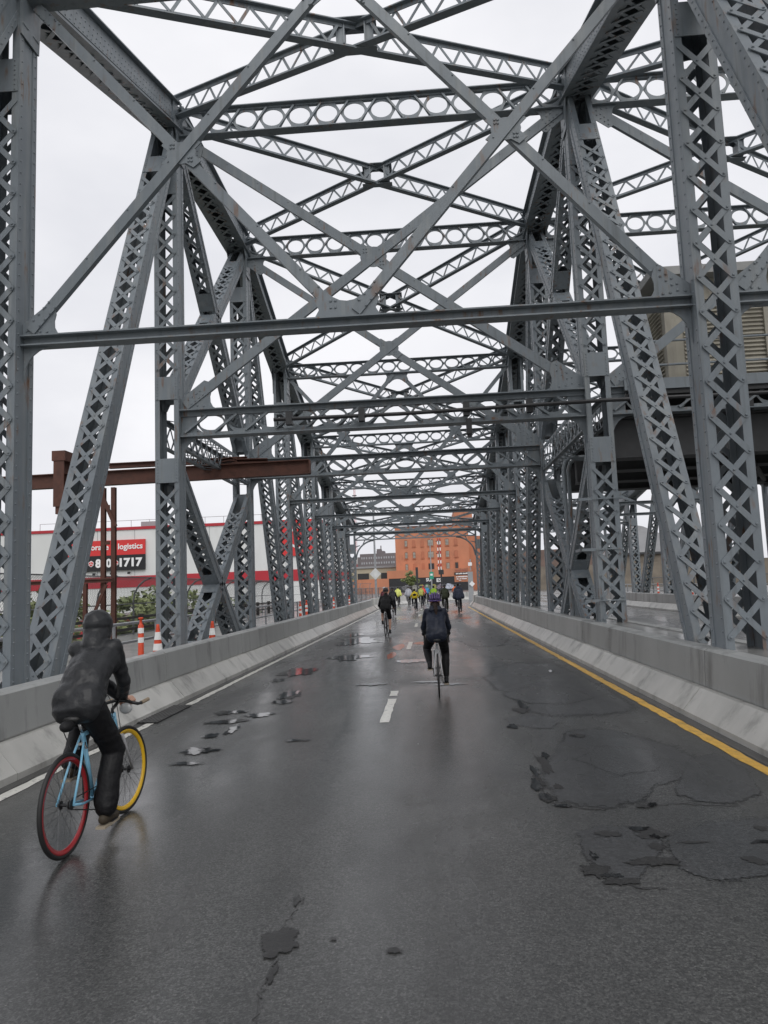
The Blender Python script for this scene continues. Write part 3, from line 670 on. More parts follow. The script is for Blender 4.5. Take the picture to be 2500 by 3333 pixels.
def lateral(A, B, near, depth=.5):
    m = MB(); A, B = V(A), V(B); t = (B-A).normalized(); L = (B-A).length; side = t.cross(Z1).normalized(); upv = side.cross(t); upv = upv if upv.z > 0 else -upv
    for h in (0, depth):
        m.bar(A+upv*h, B+upv*h, .17, .022, side=side); m.bar(A+upv*(h+(.05 if h == 0 else -.05)), B+upv*(h+(.05 if h == 0 else -.05)), .02, .08, side=side)
    n = int(L/.30); 
    for i in range(n):
        a, b = A+t*(.1+i*(L-.2)/n), A+t*(.1+(i+1)*(L-.2)/n)
        if abs((i+.5)/n-.5)*L < .3: continue
        m.bar(a+upv*(.06 if i % 2 else depth-.06)+side*.012, b+upv*(depth-.06 if i % 2 else .06)+side*.012, .012, .055, side=side)
    return m.build('lateral_brace', STEEL, BR)
def lat_node(c, near, depth=.5):
    m = MB(); c = V(c)
    for dx in (-.34, -.20, .20, .34): m.box(c+V((dx, 0, depth/2)), .025, .34, depth-.06)
    for dx in (-.27, .27): m.box(c+V((dx, 0, depth/2)), .12, .30, depth-.07)
    m.bx(c.x-.42, c.x+.42, c.y-.22, c.y+.22, c.z+depth+.013, c.z+depth+.03); m.bx(c.x-.42, c.x+.42, c.y-.10, c.y+.10, c.z-.03, c.z-.013)
    m.build('lateral_joint', STEEL, BR)

def bay(xa, xb, near):
    xm = (xa+xb)/2
    for k in range(0, 8):
        y = YF(k); zb = ZC[k]-.52; hh = .72 if k in (2, 3) else (.62 if k < 6 else .5)
        top_strut(xa, xb, y, zb, hh, near)
        yb = y-.06
        if k in (2, 3):
            deep_strut(xa, xb, y, 5.35, 5.98)
            sway_diag((xa+.1, 6.1), (xb-.1, zb-.02), yb, .215); sway_diag((xa+.1, zb-.02), (xb-.1, 6.1), yb, .215, dy=.05)
            zmid = (6.1+zb)/2; gusset(xm, yb+.026, zmid, .40)
            corner_plate(xa, yb+.026, 6.0, 1, 1, .75); corner_plate(xb, yb+.026, 6.0, -1, 1, .75); corner_plate(xa, yb+.026, zb-.01, 1, -1, .6); corner_plate(xb, yb+.026, zb-.01, -1, -1, .6)
        else:
            plain_strut(xa, xb, y, 5.30); z0 = 5.52; wd = .145 if k < 3 else .15; zt = zb-.03
            sway_diag((xa+.12, z0), (xm-.12, zt), yb, wd); sway_diag((xa+.12, zt), (xm-.12, z0), yb, wd, dy=.05)
            sway_diag((xm+.12, z0), (xb-.12, zt), yb, wd); sway_diag((xm+.12, zt), (xb-.12, z0), yb, wd, dy=.05)
            if zt-z0 > 1.2:
                for s in (-1, 1): gusset(xm+s*(xb-xa)/4, yb+.026, (z0+zt)/2, .27)
                corner_plate(xa, yb+.026, 5.453, 1, 1, .5); corner_plate(xb, yb+.026, 5.453, -1, 1, .5)
            gusset(xm, yb+.026, 5.453, .40 if zt-z0 > 1.2 else .25, half=-1); gusset(xm, yb+.026, zt+.02, .42 if zt-z0 > 1.2 else .22, half=1)
    # far portal: lattice girder with curved knees
    y = YF(8); m = MB()
    for z in (5.42, 6.0, 6.75): m.bx(xa-.1, xb+.1, y-.12, y+.12, z-.04, z+.04)
    n = 10
    for i in range(n):
        a, b = xa+(xb-xa)*i/n, xa+(xb-xa)*(i+1)/n
        for z0, z1 in ((5.46, 5.96), (6.04, 6.71)):
            m.bar((a, y-.03, z0), (b, y-.03, z1), .02, .09, side=Y1); m.bar((a, y+.03, z1), (b, y+.03, z0), .02, .09, side=Y1)
    po = m.build('portal_girder', STEEL, BR)
    for s, x in ((1, xa), (-1, xb)):
        q = MB(); pts = [(x+s*(.02), y, 3.9)]+[(x+s*(1.55-1.5*math.cos(R(a))), y, 3.95+1.42*math.sin(R(a))) for a in range(5, 91, 9)]
        q.tube(pts, .06, 6); q.tube([(x, y, 4.9), (x+s*.35, y, 5.0)], .04, 5); q.tube([(x+s*.75, y, 5.38), (x+s*.6, y, 5.1)], .04, 5); q.build('portal_knee', STEEL, po)
    # horizontal cross bracing at chord level
    for k in range(0, 8):
        za, zb_ = ZC[k]-.12, ZC[k+1]-.12; ya, yb = YF(k), YF(k+1)
        lateral((xa-.1, ya+.15, za), (xb+.1, yb-.15, zb_), near, .5 if k < 5 else .38); lateral((xb+.1, ya+.15, za+.03), (xa-.1, yb-.15, zb_+.03), near, .5 if k < 5 else .38)
        lat_node((xm, (ya+yb)/2, (za+zb_)/2), near, .5 if k < 5 else .38)
truss(XT[0]); truss(XT[1]); truss(XT[2], True)
bay(XLi, XRi, True); bay(XRi+WT, XRi+WT+9.21, False)
# conduit along the lower strut of the tower, clamps and two loops down the middle truss
q = MB(); yq = YF(2)-.24
q.tube([(-3.35, yq, 5.62), (-.5, yq, 5.60), (4.0, yq-.25, 5.60), (13.0, yq-.25, 5.55)], .045, 8)
co = q.build('conduit_pipe', BLACKP, BR)
for x in (-3.0, -1.35, 1.0, 2.4):
    q = MB(); q.bx(x-.07, x+.07, yq-.055, yq+.1, 5.48, 5.78); q.build('pipe_clamp', DARKM, BR)
q = MB(); q.bx(.98, 1.10, yq-.1, yq+.06, 5.05, 5.4); q.tube([(1.04, yq-.02, 5.05), (1.04, yq-.02, 4.98)], .05, 8); q.build('hanging_lamp', BLACKP, BR)
for i, x in enumerate((3.72, 3.9)):
    q = MB(); yy = 19.2+i*.28
    q.tube([(x+.7, yy, 5.0), (x+.2, yy, 5.0), (x+.06, yy, 4.9), (x, yy, 4.7), (x, yy, 4.4), (x, yy, 2.4), (x, yy+.1, .7)], .055, 8); q.build('conduit_pipe', GALV if False else STEEL, BR)
for z in (1.25, 2.35, 3.45):
    q = MB(); y = YF(2); q.bx(3.3, 3.62, y-.27, y-.24, z, z+.06); q.bx(3.62, 4.22, y-.275, y-.262, z+.02, z+.045); q.bx(3.3, 3.33, y-.27, y+.3, z, z+.06); q.build('pipe_bracket', STEEL, BR)

# ================================================================== MACHINERY HOUSE over the opposite lanes
BEIGE = simple('beige_sheet_siding', (.37, .345, .285), .6, var=.12, vs=2.5, dirt=(.16, .14, .11), dirt_amt=.7, dirt_scale=1.5, stretch=(1, 1, .4))
ROOFM = simple('roof_fascia', (.33, .33, .32), .5, var=.12, vs=2)
MH = root('machinery_house', (8.8, 19.2, 4.4), 'beige louvred machinery house perched on dark girders beyond the middle truss', 'house')
hx0, hx1, hy0, hy1, hz0, hz1 = 5.8, 12.4, 16.75, 19.3, 6.15, 8.75
m = MB(); m.bx(hx0+.05, hx1-.05, hy0+.05, hy1-.05, hz0, hz1); m.build('wall', BEIGE, MH)
m = MB(); m.bx(hx0-.3, hx1+.3, hy0-.3, hy1+.3, hz1, hz1+.2); m.build('roof', ROOFM, MH)
slat = MB(); slat.prism([(-.03, 0), (.05, .02), (.0, .085), (-.03, .085)], (0, 0, 0), V((0, -1, 0)), Z1, hx1-hx0-.9)
slat_f = slat.mesh('louvre_slat', BEIGE)
slat = MB(); slat.prism([(-.03, 0), (.05, .02), (.0, .085), (-.03, .085)], (0, 0, 0), V((-1, 0, 0)), Z1, hy1-hy0-.6)
slat_s = slat.mesh('louvre_slat', BEIGE)
for i in range(19):
    z = hz0+.25+i*.1
    link('louvre_slat', slat_f, MH, mw=Matrix.Translation(((hx0+hx1)/2, hy0+.05, z)))
    link('louvre_slat', slat_s, MH, mw=Matrix.Translation((hx0+.05, (hy0+hy1)/2, z)))
for x in (hx0+.12, hx0+2.4, hx0+4.7, hx1-.12):
    m = MB(); m.bx(x-.11, x+.11, hy0-.04, hy0+.08, hz0, hz1); m.build('corner_post', BEIGE, MH)
m = MB(); m.bx(hx0-.04, hx0+.08, hy1-.25, hy1, hz0, hz1); m.build('corner_post', BEIGE, MH)
m = MB()
for i in range(26): m.bx(hx0+.1+i*.26, hx0+.22+i*.26, hy0-.02, hy0+.06, hz0-.02, hz0+.22)
m.build('corrugated_skirt', BEIGE, MH, kind='stuff')
PLAT = simple('dark_girder', (.03, .031, .033), .6, var=.3, vs=3)  # plain near-black colour shared by the platform girders and pipe run
m = MB()
for y in (16.35, 18.2, 20.2, 22.1): m.bx(4.25, 13.3, y-.12, y+.12, 4.45, 5.3); m.bx(4.25, 13.3, y-.25, y+.25, 4.42, 4.449); m.bx(4.25, 13.3, y-.25, y+.25, 5.301, 5.33)
for x in (5.3, 7.2, 9.2, 11.2, 12.6): m.bx(x-.1, x+.1, 15.9, 22.6, 5.335, 5.75)
m.bx(4.6, 13.2, 15.8, 22.7, 5.755, 5.85)
m.build('platform_girders', PLAT, MH)
m = MB(); m.bx(4.5, 13.2, 15.75, 15.85, 5.86, 6.1); m.build('platform_edge', STEEL, MH)
for x in (4.7, 6.3, 7.9, 9.5, 11.1, 12.9):
    m = MB(); m.tube([(x, 15.95, 5.86), (x, 15.95, 7.0)], .03, 6); m.build('rail_post', STEEL, MH)
for z in (6.45, 7.0):
    m = MB(); m.tube([(4.7, 15.95, z), (12.9, 15.95, z)], .028, 6); m.build('handrail', STEEL, MH)
m = MB()
for i in range(7): m.tube([(7+i*.7, 17, 4.3-.05*(i % 3)), (8.2+i*.6, 19, 4.15), (9+i*.5, 21.5, 4.3)], .06, 6)
m.build('pipe_run', PLAT, MH, kind='stuff')

# ================================================================== RUSTED HOIST FRAME across the walkway
GT = root('hoist_frame', (-8.75, 19.2, .28), 'rust brown steel hoist frame with a long beam poking over the road', 'gantry')
def ibeam(mb, A, B, h, wd, upv=Z1, tf=.025):
    A, B = V(A), V(B); t = (B-A).normalized(); s = t.cross(upv).normalized(); n = s.cross(t)
    mb.bar(A, B, .02, h-2*tf, side=s); mb.bar(A+n*(h/2-tf/2), B+n*(h/2-tf/2), wd, tf, side=s); mb.bar(A-n*(h/2-tf/2), B-n*(h/2-tf/2), wd, tf, side=s)
m = MB(); ibeam(m, (-16, 19.2, 5.0), (-3.12, 19.2, 5.1), .40, .22); m.bx(-3.13, -3.10, 19.09, 19.31, 4.92, 5.28); m.build('hoist_beam', RUST, GT)
m = MB(); ibeam(m, (-9.0, 19.75, 5.5), (-5.0, 19.75, 5.5), .15, .15); m.build('upper_rail', RUST, GT)
m = MB(); ibeam(m, (-5.9, 19.5, 5.42), (-4.4, 19.75, 5.42), .12, .3); ibeam(m, (-5.2, 19.1, 5.40), (-6.4, 19.8, 5.4), .1, .25); m.build('trolley', RUST, GT)
for x in (-8.91, -8.62):
    m = MB(); ibeam(m, (x, 19.2, .28), (x, 19.2, 4.79), .11, .12, upv=Y1); m.build('column', RUST, GT)
m = MB()
for z in (1.2, 2.2, 3.2, 4.2): m.bx(-8.83, -8.70, 19.13, 19.15, z, z+.1)
m.build('column_batten', RUST, GT)
m = MB(); m.bx(-10.24, -9.94, 18.98, 19.02, 4.3, 5.8); m.bx(-10.24, -9.94, 19.38, 19.42, 4.3, 5.8); m.bx(-10.28, -9.90, 18.96, 19.44, 5.58, 5.86); m.bx(-10.2, -9.98, 19.03, 19.37, 4.1, 4.78); m.build('hanger', RUST, GT)
m = MB(); m.bar((-8.95, 19.2, 4.78), (-9.3, 19.2, 4.2), .12, .08); m.bar((-8.55, 19.15, 3.7), (-8.9, 19.15, 4.5), .1, .06); m.build('knee_brace', RUST, GT)
m = MB(); ibeam(m, (-11.5, 19.0, 2.22), (-8.55, 19.0, 2.22), .1, .1); m.build('low_rail', RUST, GT)
for x in (-11.4, -10.1, -9.32):
    m = MB(); ibeam(m, (x, 19.0, .28), (x, 19.0, 2.16), .1, .1, upv=Y1); m.build('low_post', RUST, GT)
m = MB(); m.bar((-8.72, 18.95, 2.1), (-9.25, 18.95, .9), .08, .05); m.bar((-9.4, 18.95, 1.9), (-10.0, 18.95, .6), .08, .05); m.build('low_brace', RUST, GT)

# ================================================================== WALKWAY FENCES
FENCEM = simple('fence_wire', (.16, .165, .17), .5, metal=.4)
POSTM = simple('fence_post', (.12, .125, .13), .5, var=.2)
def chain_fence(name, pts, side, label, h=2.75, post_every=2.6, base=.28, pitch=.13, arch=True):
    """chain link along a polyline of (x, y); posts lean over at the top towards 'side'"""
    rt_ = root(name, (pts[0][0], pts[0][1], base), label, 'fence')
    P = [V((p[0], p[1], 0)) for p in pts]; segs = []; tot = 0
    for a, b in zip(P[:-1], P[1:]): segs.append((tot, a, b)); tot += (b-a).length
    def at(s):
        for s0, a, b in reversed(segs):
            if s >= s0-1e-6: t = (b-a).normalized(); return a+t*(s-s0), V((t.y, -t.x, 0))*side
        return P[0], V((1, 0, 0))
    def prof(z):                                   # sideways offset at height z
        if not arch or z < 1.3: return 0, z
        q = (z-1.3)/(h-1.3)*R(75); rr = (h-1.3)/R(75)*1.05
        return rr*(1-math.cos(q)), 1.3+rr*math.sin(q)
    s = .0
    while s < tot:
        p, n = at(s); m = MB(); m.tube([p+n*prof(z)[0]+Z1*(base+prof(z)[1]) for z in (0, .7, 1.3, 1.6, 1.9, 2.2, 2.5, h)] if arch else [p+Z1*base, p+Z1*(base+h)], .038, 6); m.build('post', POSTM, rt_); s += post_every
    for z in ((.05, 1.2, h) if arch else (.05, h)):
        m = MB(); npt = max(2, int(tot/1.5)); L_ = []
        for i in range(npt+1):
            p, n = at(min(tot-1e-3, tot*i/npt)); L_.append(p+n*prof(z)[0]+Z1*(base+prof(z)[1]))
        m.tube(L_, .022, 5); m.build('rail', POSTM, rt_)
    m = MB(); zs = [0, .65, 1.3, 1.6, 1.9, 2.2, 2.5, h] if arch else [0, h]
    k = int((tot+h)/pitch); wr = .004
    for sg in (1, -1):
        for i in range(k):
            s0 = i*pitch-(h if sg > 0 else 0); pts_ = []
            for z in zs:
                s = s0+sg*z
                if 0 <= s <= tot: p, n = at(s); pts_.append(p+n*prof(z)[0]+Z1*(base+prof(z)[1]))
            if len(pts_) > 1: m.tube(pts_, wr, 3)
    m.build('wire_mesh', FENCEM, rt_, kind='stuff')
chain_fence('chain_link_fence', [(-11.6, 9.0), (-11.6, 56)], 1, 'chain link fence with inward curved posts along the left walkway', h=2.45, post_every=3.1)
chain_fence('chain_link_fence', [(-6.2, 57), (-5.6, 64), (-4.6, 69), (-2.6, 73.5), (.4, 78), (3.5, 81)], -1, 'low chain link fence following the curved barrier beyond the portal', h=1.2, arch=False, base=.5, post_every=2.2)
chain_fence('chain_link_fence', [(-18, 93), (-7.5, 92)], -1, 'curved top chain link fence in front of the low orange wall', h=2.6, base=0, post_every=1.3, pitch=.22)
chain_fence('chain_link_fence', [(15.5, 12), (15.5, 56)], -1, 'chain link fence on the far walkway right of the bridge', h=1.4, arch=False, pitch=.3)

rl = root('pipe_railing', (-6.5, 14, .28), 'galvanised two rail pipe railing beside the left walkway', 'railing')
for z in (.78, 1.18):
    m = MB(); m.tube([(-6.55, -2, z), (-6.55, 56, z)], .032, 8); m.build('rail', GALV, rl)
y = -1.5
while y < 56:
    m = MB(); m.tube([(-6.55, y, .28), (-6.55, y, 1.2)], .035, 8); m.build('post', GALV, rl); y += 2.3
rl = root('timber_railing', (-10.9, 14, .28), 'dark weathered railing at the outer edge of the left walkway', 'railing')
TIMB = simple('dark_timber', (.035, .032, .03), .75, var=.3)
for z in (.55, .95):
    m = MB(); m.bx(-10.96, -10.90, 4, 56, z, z+.09); m.build('rail', TIMB, rl)
y = 5
while y < 56:
    m = MB(); m.bx(-11.02, -10.86, y-.1, y+.1, .28, 1.1); m.build('post', TIMB, rl); y += 3.1
rl = root('pipe_railing', (12.95, 30, .28), 'galvanised pipe railing behind the far barrier of the opposite lanes', 'railing')
for z in (.85, 1.25):
    m = MB(); m.tube([(14.6, 10, z), (14.6, 56, z)], .03, 8); m.build('rail', GALV, rl)
y = 11
while y < 56:
    m = MB(); m.tube([(14.6, y, .28), (14.6, y, 1.27)], .035, 8); m.build('post', GALV, rl); y += 2.4

# cones and delineator posts
def lathe(m, prof, n=16):
    vs = [(r*math.cos(2*math.pi*i/n), r*math.sin(2*math.pi*i/n), z) for r, z in prof for i in range(n)]
    fs = [(j*n+i, j*n+(i+1) % n, (j+1)*n+(i+1) % n, (j+1)*n+i) for j in range(len(prof)-1) for i in range(n)]
    fs.append(tuple((len(prof)-1)*n+i for i in range(n))); m.add(vs, fs)
cone_m = MB(); lathe(cone_m, [(.145, .03), (.135, .05), (.115, .2), (.035, .86), (.03, .9), (.0, .905)]); cone_m = cone_m.mesh('cone_body', ORANGE, True)
base_m = MB(); base_m.bx(-.19, .19, -.19, .19, 0, .035); base_m = base_m.mesh('cone_base', ORANGE)
def band(z0, z1, r0, r1, nm):
    q = MB(); lathe(q, [(r0, z0), (r0, z0), (r1, z1), (r1-.004, z1)]); return q.mesh(nm, REFL, True)
rc = lambda z: .117-(z-.2)*.1212+.003
cb1 = band(.36, .50, rc(.36), rc(.5), 'white_band'); cb2 = band(.58, .74, rc(.58), rc(.74), 'white_band')
def cone(x, y, z, label):
    r_ = root('traffic_cone', (x, y, z), label, 'cone', local=True, group='orange traffic cones on the walkway', rot=(R(random.uniform(-2, 2)), 0, random.uniform(0, 6)))
    link('body', cone_m, r_); link('base', base_m, r_); link('white_band', cb1, r_); link('white_band', cb2, r_)
cone(-5.78, 15.0, .25, 'orange cone with two white bands left of the second post')
cone(-6.3, 18.9, .25, 'orange cone half hidden behind the crossed tower braces')
cone(-5.2, 16.9, .20, 'orange cone mostly hidden behind the second left post')
dl_m = MB(); lathe(dl_m, [(.06, .02), (.055, .06), (.052, .95), (.035, .97), (.025, 1.0), (.025, 1.06), (.045, 1.07), (.045, 1.1), (0, 1.105)]); dl_m = dl_m.mesh('post_body', ORANGE, True)
db_m = MB(); lathe(db_m, [(.19, 0), (.19, .03), (.06, .05), (.055, .06)]); db_m = db_m.mesh('rubber_base', BLACKP, True)
d1 = band(.62, .72, .0555, .0555, 'white_band'); d2 = band(.80, .90, .0555, .0555, 'white_band')
for i, (x, y, z, lb) in enumerate(((-5.57, 13.6, .25, 'orange delineator post with white bands beside the rider in black'), (-5.3, 29.2, .2, 'nearer of two orange delineators between far left posts'),
        (-5.4, 31.3, .2, 'farther of two orange delineators between far left posts'), (-5.2, 38.8, .2, 'orange delineator glimpsed past the fifth left post'), (-5.0, 44.6, .2, 'last orange delineator along the left barrier'),
        (12.9, 41.6, .28, 'left one of two orange delineators across the opposite lanes'), (13.0, 36.6, .28, 'right one of two orange delineators across the opposite lanes'))):
    r_ = root('delineator_post', (x, y, z), lb, 'delineator', local=True, group='orange delineator posts')
    link('body', dl_m, r_); link('base', db_m, r_); link('white_band', d1, r_); link('white_band', d2, r_)

# ================================================================== BUILDINGS
WHITEW = simple('white_wall_panels', (.66, .67, .66), .6, var=.05, vs=.25, dirt=(.5, .5, .48), dirt_amt=.5, dirt_scale=.3, stretch=(1, 1, .3))
REDW = simple('red_wall_band', (.42, .022, .035), .5, var=.06, vs=.4)
REDS = simple('red_sign_face', (.62, .035, .035), .5, var=.03)
BLKS = simple('black_sign_face', (.012, .012, .014), .5)
WHTS = simple('white_sign_letters', (.82, .82, .82), .5, var=.02)
GREYW = simple('grey_wall', (.30, .31, .32), .6, var=.08, vs=.5)
def text_mesh(s, mat, x0, x1, z0, z1, y, name='lettering', bold=0, parent=None):
    cu = bpy.data.curves.new(name, 'FONT'); cu.body = s; cu.extrude = .02; cu.offset = bold; cu.resolution_u = 3
    o = bpy.data.objects.new(name, cu); col.objects.link(o)
    dg_ = bpy.context.evaluated_depsgraph_get(); me = bpy.data.meshes.new_from_object(o.evaluated_get(dg_)); bpy.data.objects.remove(o)
    xs = [v.co.x for v in me.vertices]; ys = [v.co.y for v in me.vertices]; a, b, c, d = min(xs), max(xs), min(ys), max(ys)
    for v in me.vertices:
        px, py, pz = v.co; v.co = (x0+(px-a)/(b-a)*(x1-x0), y-pz*1.0-.02, z0+(py-c)/(d-c)*(z1-z0))
    me.materials.clear(); me.materials.append(mat); me.update()
    return link(name, me, parent)
SB = root('storage_building', (-46, 110, -4.5), 'long white storage warehouse with red bands and a big red and black sign', 'building')
m = MB(); m.bx(-90, -16.6, 110, 150, -4.5, 12.3); m.build('wall', WHITEW, SB)
m = MB(); m.bx(-90.2, -16.5, 109.85, 150.2, 12.3, 12.75); m.build('parapet', REDW, SB)
m = MB(); m.bx(-90.1, -16.55, 109.9, 150.1, 3.25, 5.0); m.build('red_band', REDW, SB)
m = MB(); m.bx(-90.12, -16.5, 109.86, 150.1, -4.5, -1.6); m.build('lower_band', REDW, SB)
for x in range(-88, -16, 6):
    m = MB(); m.bx(x-.02, x+.02, 109.94, 109.99, 5.05, 12.25); m.build('wall_joint', GREYW, SB)
m = MB(); m.bx(-22.8, -17.0, 109.7, 109.88, 7.1, 12.6); sg = m.build('logo_panel', REDS, SB)
m = MB(); m.prism([(0, -1.9), (1.65, -.95), (1.65, .95), (0, 1.9), (-1.65, .95), (-1.65, -.95)], (-19.9, 109.68, 9.9), X1, Z1, .03); m.build('logo_hexagon', WHTS, sg)
m = MB(); m.prism([(0, -1.5), (1.3, -.75), (1.3, .75), (0, 1.5), (-1.3, .75), (-1.3, -.75)], (-19.9, 109.64, 9.9), X1, Z1, .03); m.build('logo_cube', REDS, sg)
m = MB(); m.bx(-58.5, -44.2, 109.6, 109.88, 5.96, 8.35); bs = m.build('sign_lower_board', BLKS, SB)
m = MB(); m.bx(-58.5, -44.2, 109.6, 109.88, 8.36, 10.72); rs_ = m.build('sign_upper_board', REDS, SB)
text_mesh('storage + logistics', WHTS, -53.8, -44.55, 8.95, 10.15, 109.58, 'sign_lettering', .022, rs_)
text_mesh('1717', WHTS, -48.25, -44.6, 6.45, 7.85, 109.58, 'sign_lettering', .045, bs)
text_mesh('800', WHTS, -52.15, -49.55, 6.45, 7.85, 109.58, 'sign_lettering', .045, bs)
text_mesh('0', WHTS, -54.6, -53.75, 6.45, 7.85, 109.58, 'sign_lettering', .045, bs)
for x in (-48.85, -52.85):
    hx = [(.45*math.cos(R(30+60*i)), .5*math.sin(R(30+60*i))) for i in range(6)]
    m = MB(); m.prism(hx, (x, 109.57, 7.12), X1, Z1, .03); h_ = m.build('sign_hexagon', WHTS, bs)
    m = MB(); m.prism([(p[0]*.78, p[1]*.78) for p in hx], (x, 109.54, 7.12), X1, Z1, .03); m.build('sign_hexagon_fill', REDS, h_)
    m = MB()
    for a in (90, 210, 330): m.bar((x, 109.51, 7.12), (x+.36*math.cos(R(a)), 109.51, 7.12+.38*math.sin(R(a))), .03, .07, side=Y1)
    m.build('sign_cube_edges', WHTS, h_)
for x in (-55, -52.2, -49.4, -46.6):
    m = MB(); m.bx(x-.05, x+.05, 109.2, 109.9, 5.5, 5.58); m.bx(x-.18, x+.18, 109.0, 109.25, 5.3, 5.65); m.build('sign_lamp', BLKS, SB)
m = MB()
for x in range(-62, -20, 3): m.bx(x-.03, x+.03, 111, 111.06, 12.75, 13.9)
m.bx(-62, -20, 111, 111.05, 13.85, 13.92); m.build('roof_rail', GREYW, SB)
m = MB(); m.bx(-45.8, -42.2, 112, 114, 12.8, 13.7); m.build('roof_vent', GREYW, SB)
m = MB(); m.bx(-34.5, -33.3, 109.8, 109.95, 6.2, 8.1); wn_ = m.build('window', GREYW, SB)
m = MB(); m.bx(-34.35, -33.45, 109.76, 109.79, 6.35, 7.95); m.build('pane', DARKM, wn_)

ORB = simple('orange_painted_brick', (.50, .205, .115), .75, var=.10, vs=.35, bump=.15, bs=6, dirt=(.20, .095, .06), dirt_amt=.75, dirt_scale=.16, stretch=(1, 1, .5))
ORB2 = simple('orange_brick_infill', (.42, .16, .09), .75, var=.1, vs=.6)
PANE = simple('boarded_pane', (.30, .29, .25), .35, var=.2, vs=1.5)
BLKW = simple('black_painted_wall', (.022, .023, .026), .6, var=.3)
OB = root('orange_building', (1.5, 220, 0), 'tall orange painted brick building seen through the portal', 'building')
m = MB(); m.bx(-9.9, 12.6, 220, 250, -4.5, 19.7); m.build('wall', ORB, OB)
m = MB(); m.bx(8.7, 14.3, 224, 246, 19.7, 25.2); m.build('roof_tower', ORB, OB)
m = MB(); m.bx(-10.1, 12.7, 219.8, 250.2, 19.71, 20.1); m.build('cornice', simple('dark_cornice', (.09, .05, .04), .7), OB)
m = MB(); m.bx(12.61, 16.5, 224, 250, -4.5, 16.5); m.build('side_wing', ORB, OB)
def obwin(x0, x1, z0, z1, mat, frame, y=220, arch=True):
    pts = [(x0, z0), (x1, z0), (x1, z1)]+([((x0+x1)/2+(x1-x0)/2*math.cos(R(a)), z1+.22*math.sin(R(a))) for a in range(20, 161, 20)] if arch else [])+[(x0, z1)]
    q = MB(); q.prism([(p[0], p[1]) for p in pts], (0, y-.06, 0), X1, Z1, .11); f_ = q.build('window', frame, OB)
    q = MB(); q.prism([(x0+.12, z0+.12), (x1-.12, z0+.12), (x1-.12, z1-.02), (x0+.12, z1-.02)], (0, y-.14, 0), X1, Z1, .03); q.build('pane', mat, f_)
    q = MB(); q.bx(x0-.1, x1+.1, y-.25, y-.01, z0-.2, z0-.02); q.build('sill', ORB2, f_)
    if mat is PANE:
        q = MB(); q.bx((x0+x1)/2-.05, (x0+x1)/2+.05, y-.2, y-.16, z0+.12, z1-.05); q.bx(x0+.12, x1-.12, y-.2, y-.161, (z0+z1)/2-.04, (z0+z1)/2+.04); q.build('mullion', simple('window_bar', (.22, .21, .19), .5) if 'window_bar' not in bpy.data.materials else bpy.data.materials['window_bar'], f_)
FR = simple('window_frame_paint', (.26, .11, .06), .6)
for r_, z0 in enumerate((6.5, 10.1, 13.75, 17.3)):
    z1 = z0+1.85
    for (x0, x1, kind) in ((-7.08, -6.15, 'p'), (-4.65, -3.72, 'o' if r_ != 1 else 'p'), (-2.05, -1.15, 'o'), (0, 1.82, 'k' if r_ == 0 else 'p'), (3.2, 4.1, 'p' if r_ else 'o'), (5.4, 6.55, 'p'), (8.1, 9.15, 'd' if r_ == 0 else 'o')):
        if r_ == 3 and kind == 'o': continue
        obwin(x0, x1, z0, z1-(0 if r_ < 3 else .4), {'p': PANE, 'o': ORB2, 'k': BLKW, 'd': DARKM}[kind], FR if kind != 'o' else ORB2)
m = MB(); m.bx(-12.3, 7.45, 212, 219.9, 4.1, 6.4); m.build('low_wing_wall', ORB, OB)
m = MB(); m.bx(-12.25, 7.4, 212.1, 219.9, -4.5, 4.09); m.build('black_band', BLKW, OB)
m = MB(); m.bx(7.46, 11.6, 212, 219.9, -4.5, 6.4); sw = m.build('corner_wall', ORB, OB)
m = MB(); m.bx(7.5, 11.5, 211.8, 211.98, 4.45, 5.2); m.build('sign_board', BLKW, sw)
m = MB(); m.bx(7.46, 11.6, 211.9, 211.99, -4.5, 2.4); m.build('black_base', BLKW, sw)
rnd = random.Random(5); m = MB()
for z, h, x0, x1 in ((4.6, .45, 7.9, 11.2), (3.7, .45, 8.0, 11.4), (3.1, .4, 8.1, 11.0), (2.7, .25, 8.6, 9.4)):
    x = x0
    while x < x1:
        w_ = rnd.uniform(.09, .16)
        if rnd.random() > .14: m.bx(x, x+w_*.8, 211.72, 211.78, z+rnd.uniform(0, .06), z+h-rnd.uniform(0, .12))
        x += w_
m.build('worn_lettering', WHTS, sw)
m = MB(); x = 7.8
while x < 11.3: m.bx(x, x+.16, 211.9, 211.98, 5.45+rnd.uniform(0, .1), 6.2-rnd.uniform(0, .25)); x += .27
m.build('faded_lettering', simple('faded_red_letters', (.36, .12, .09), .7), sw)
text_mesh('SU', WHTS, -.9, .6, 2.9, 3.9, 212.05, 'graffiti', .03, OB); text_mesh('ES', WHTS, 2.2, 3.6, 2.6, 3.7, 212.05, 'graffiti', .03, OB)
for i, (x0, x1, c) in enumerate(((-3, -1.5, (.32, .30, .06)), (-1.4, .4, (.12, .2, .12)), (.6, 2.1, (.35, .32, .08)), (2.3, 4.2, (.25, .2, .25)), (4.5, 7.0, (.5, .53, .62)), (-8, -5.5, (.16, .16, .17)), (-5.2, -3.2, (.3, .3, .26)))):
    q = MB(); q.prism([(p[0], p[1]) for p in blob((x0+x1)/2, 1.2, (x1-x0)/2, .85, i+80, 24, .25)], (0, 212.05, 0), X1, Z1, .04); q.build('mural_patch', simple('mural_paint', c, .6, var=.5, vs=2.5), OB)
m = MB(); m.bx(-40, -11.5, 205, 206, -4.5, 4.1); tag(m.build('orange_wall', ORB), 'low plain orange wall left of the orange building', 'wall')
BG = root('beige_building', (-20, 230, 0), 'low beige warehouse with a grey roof edge left of the orange building', 'building')
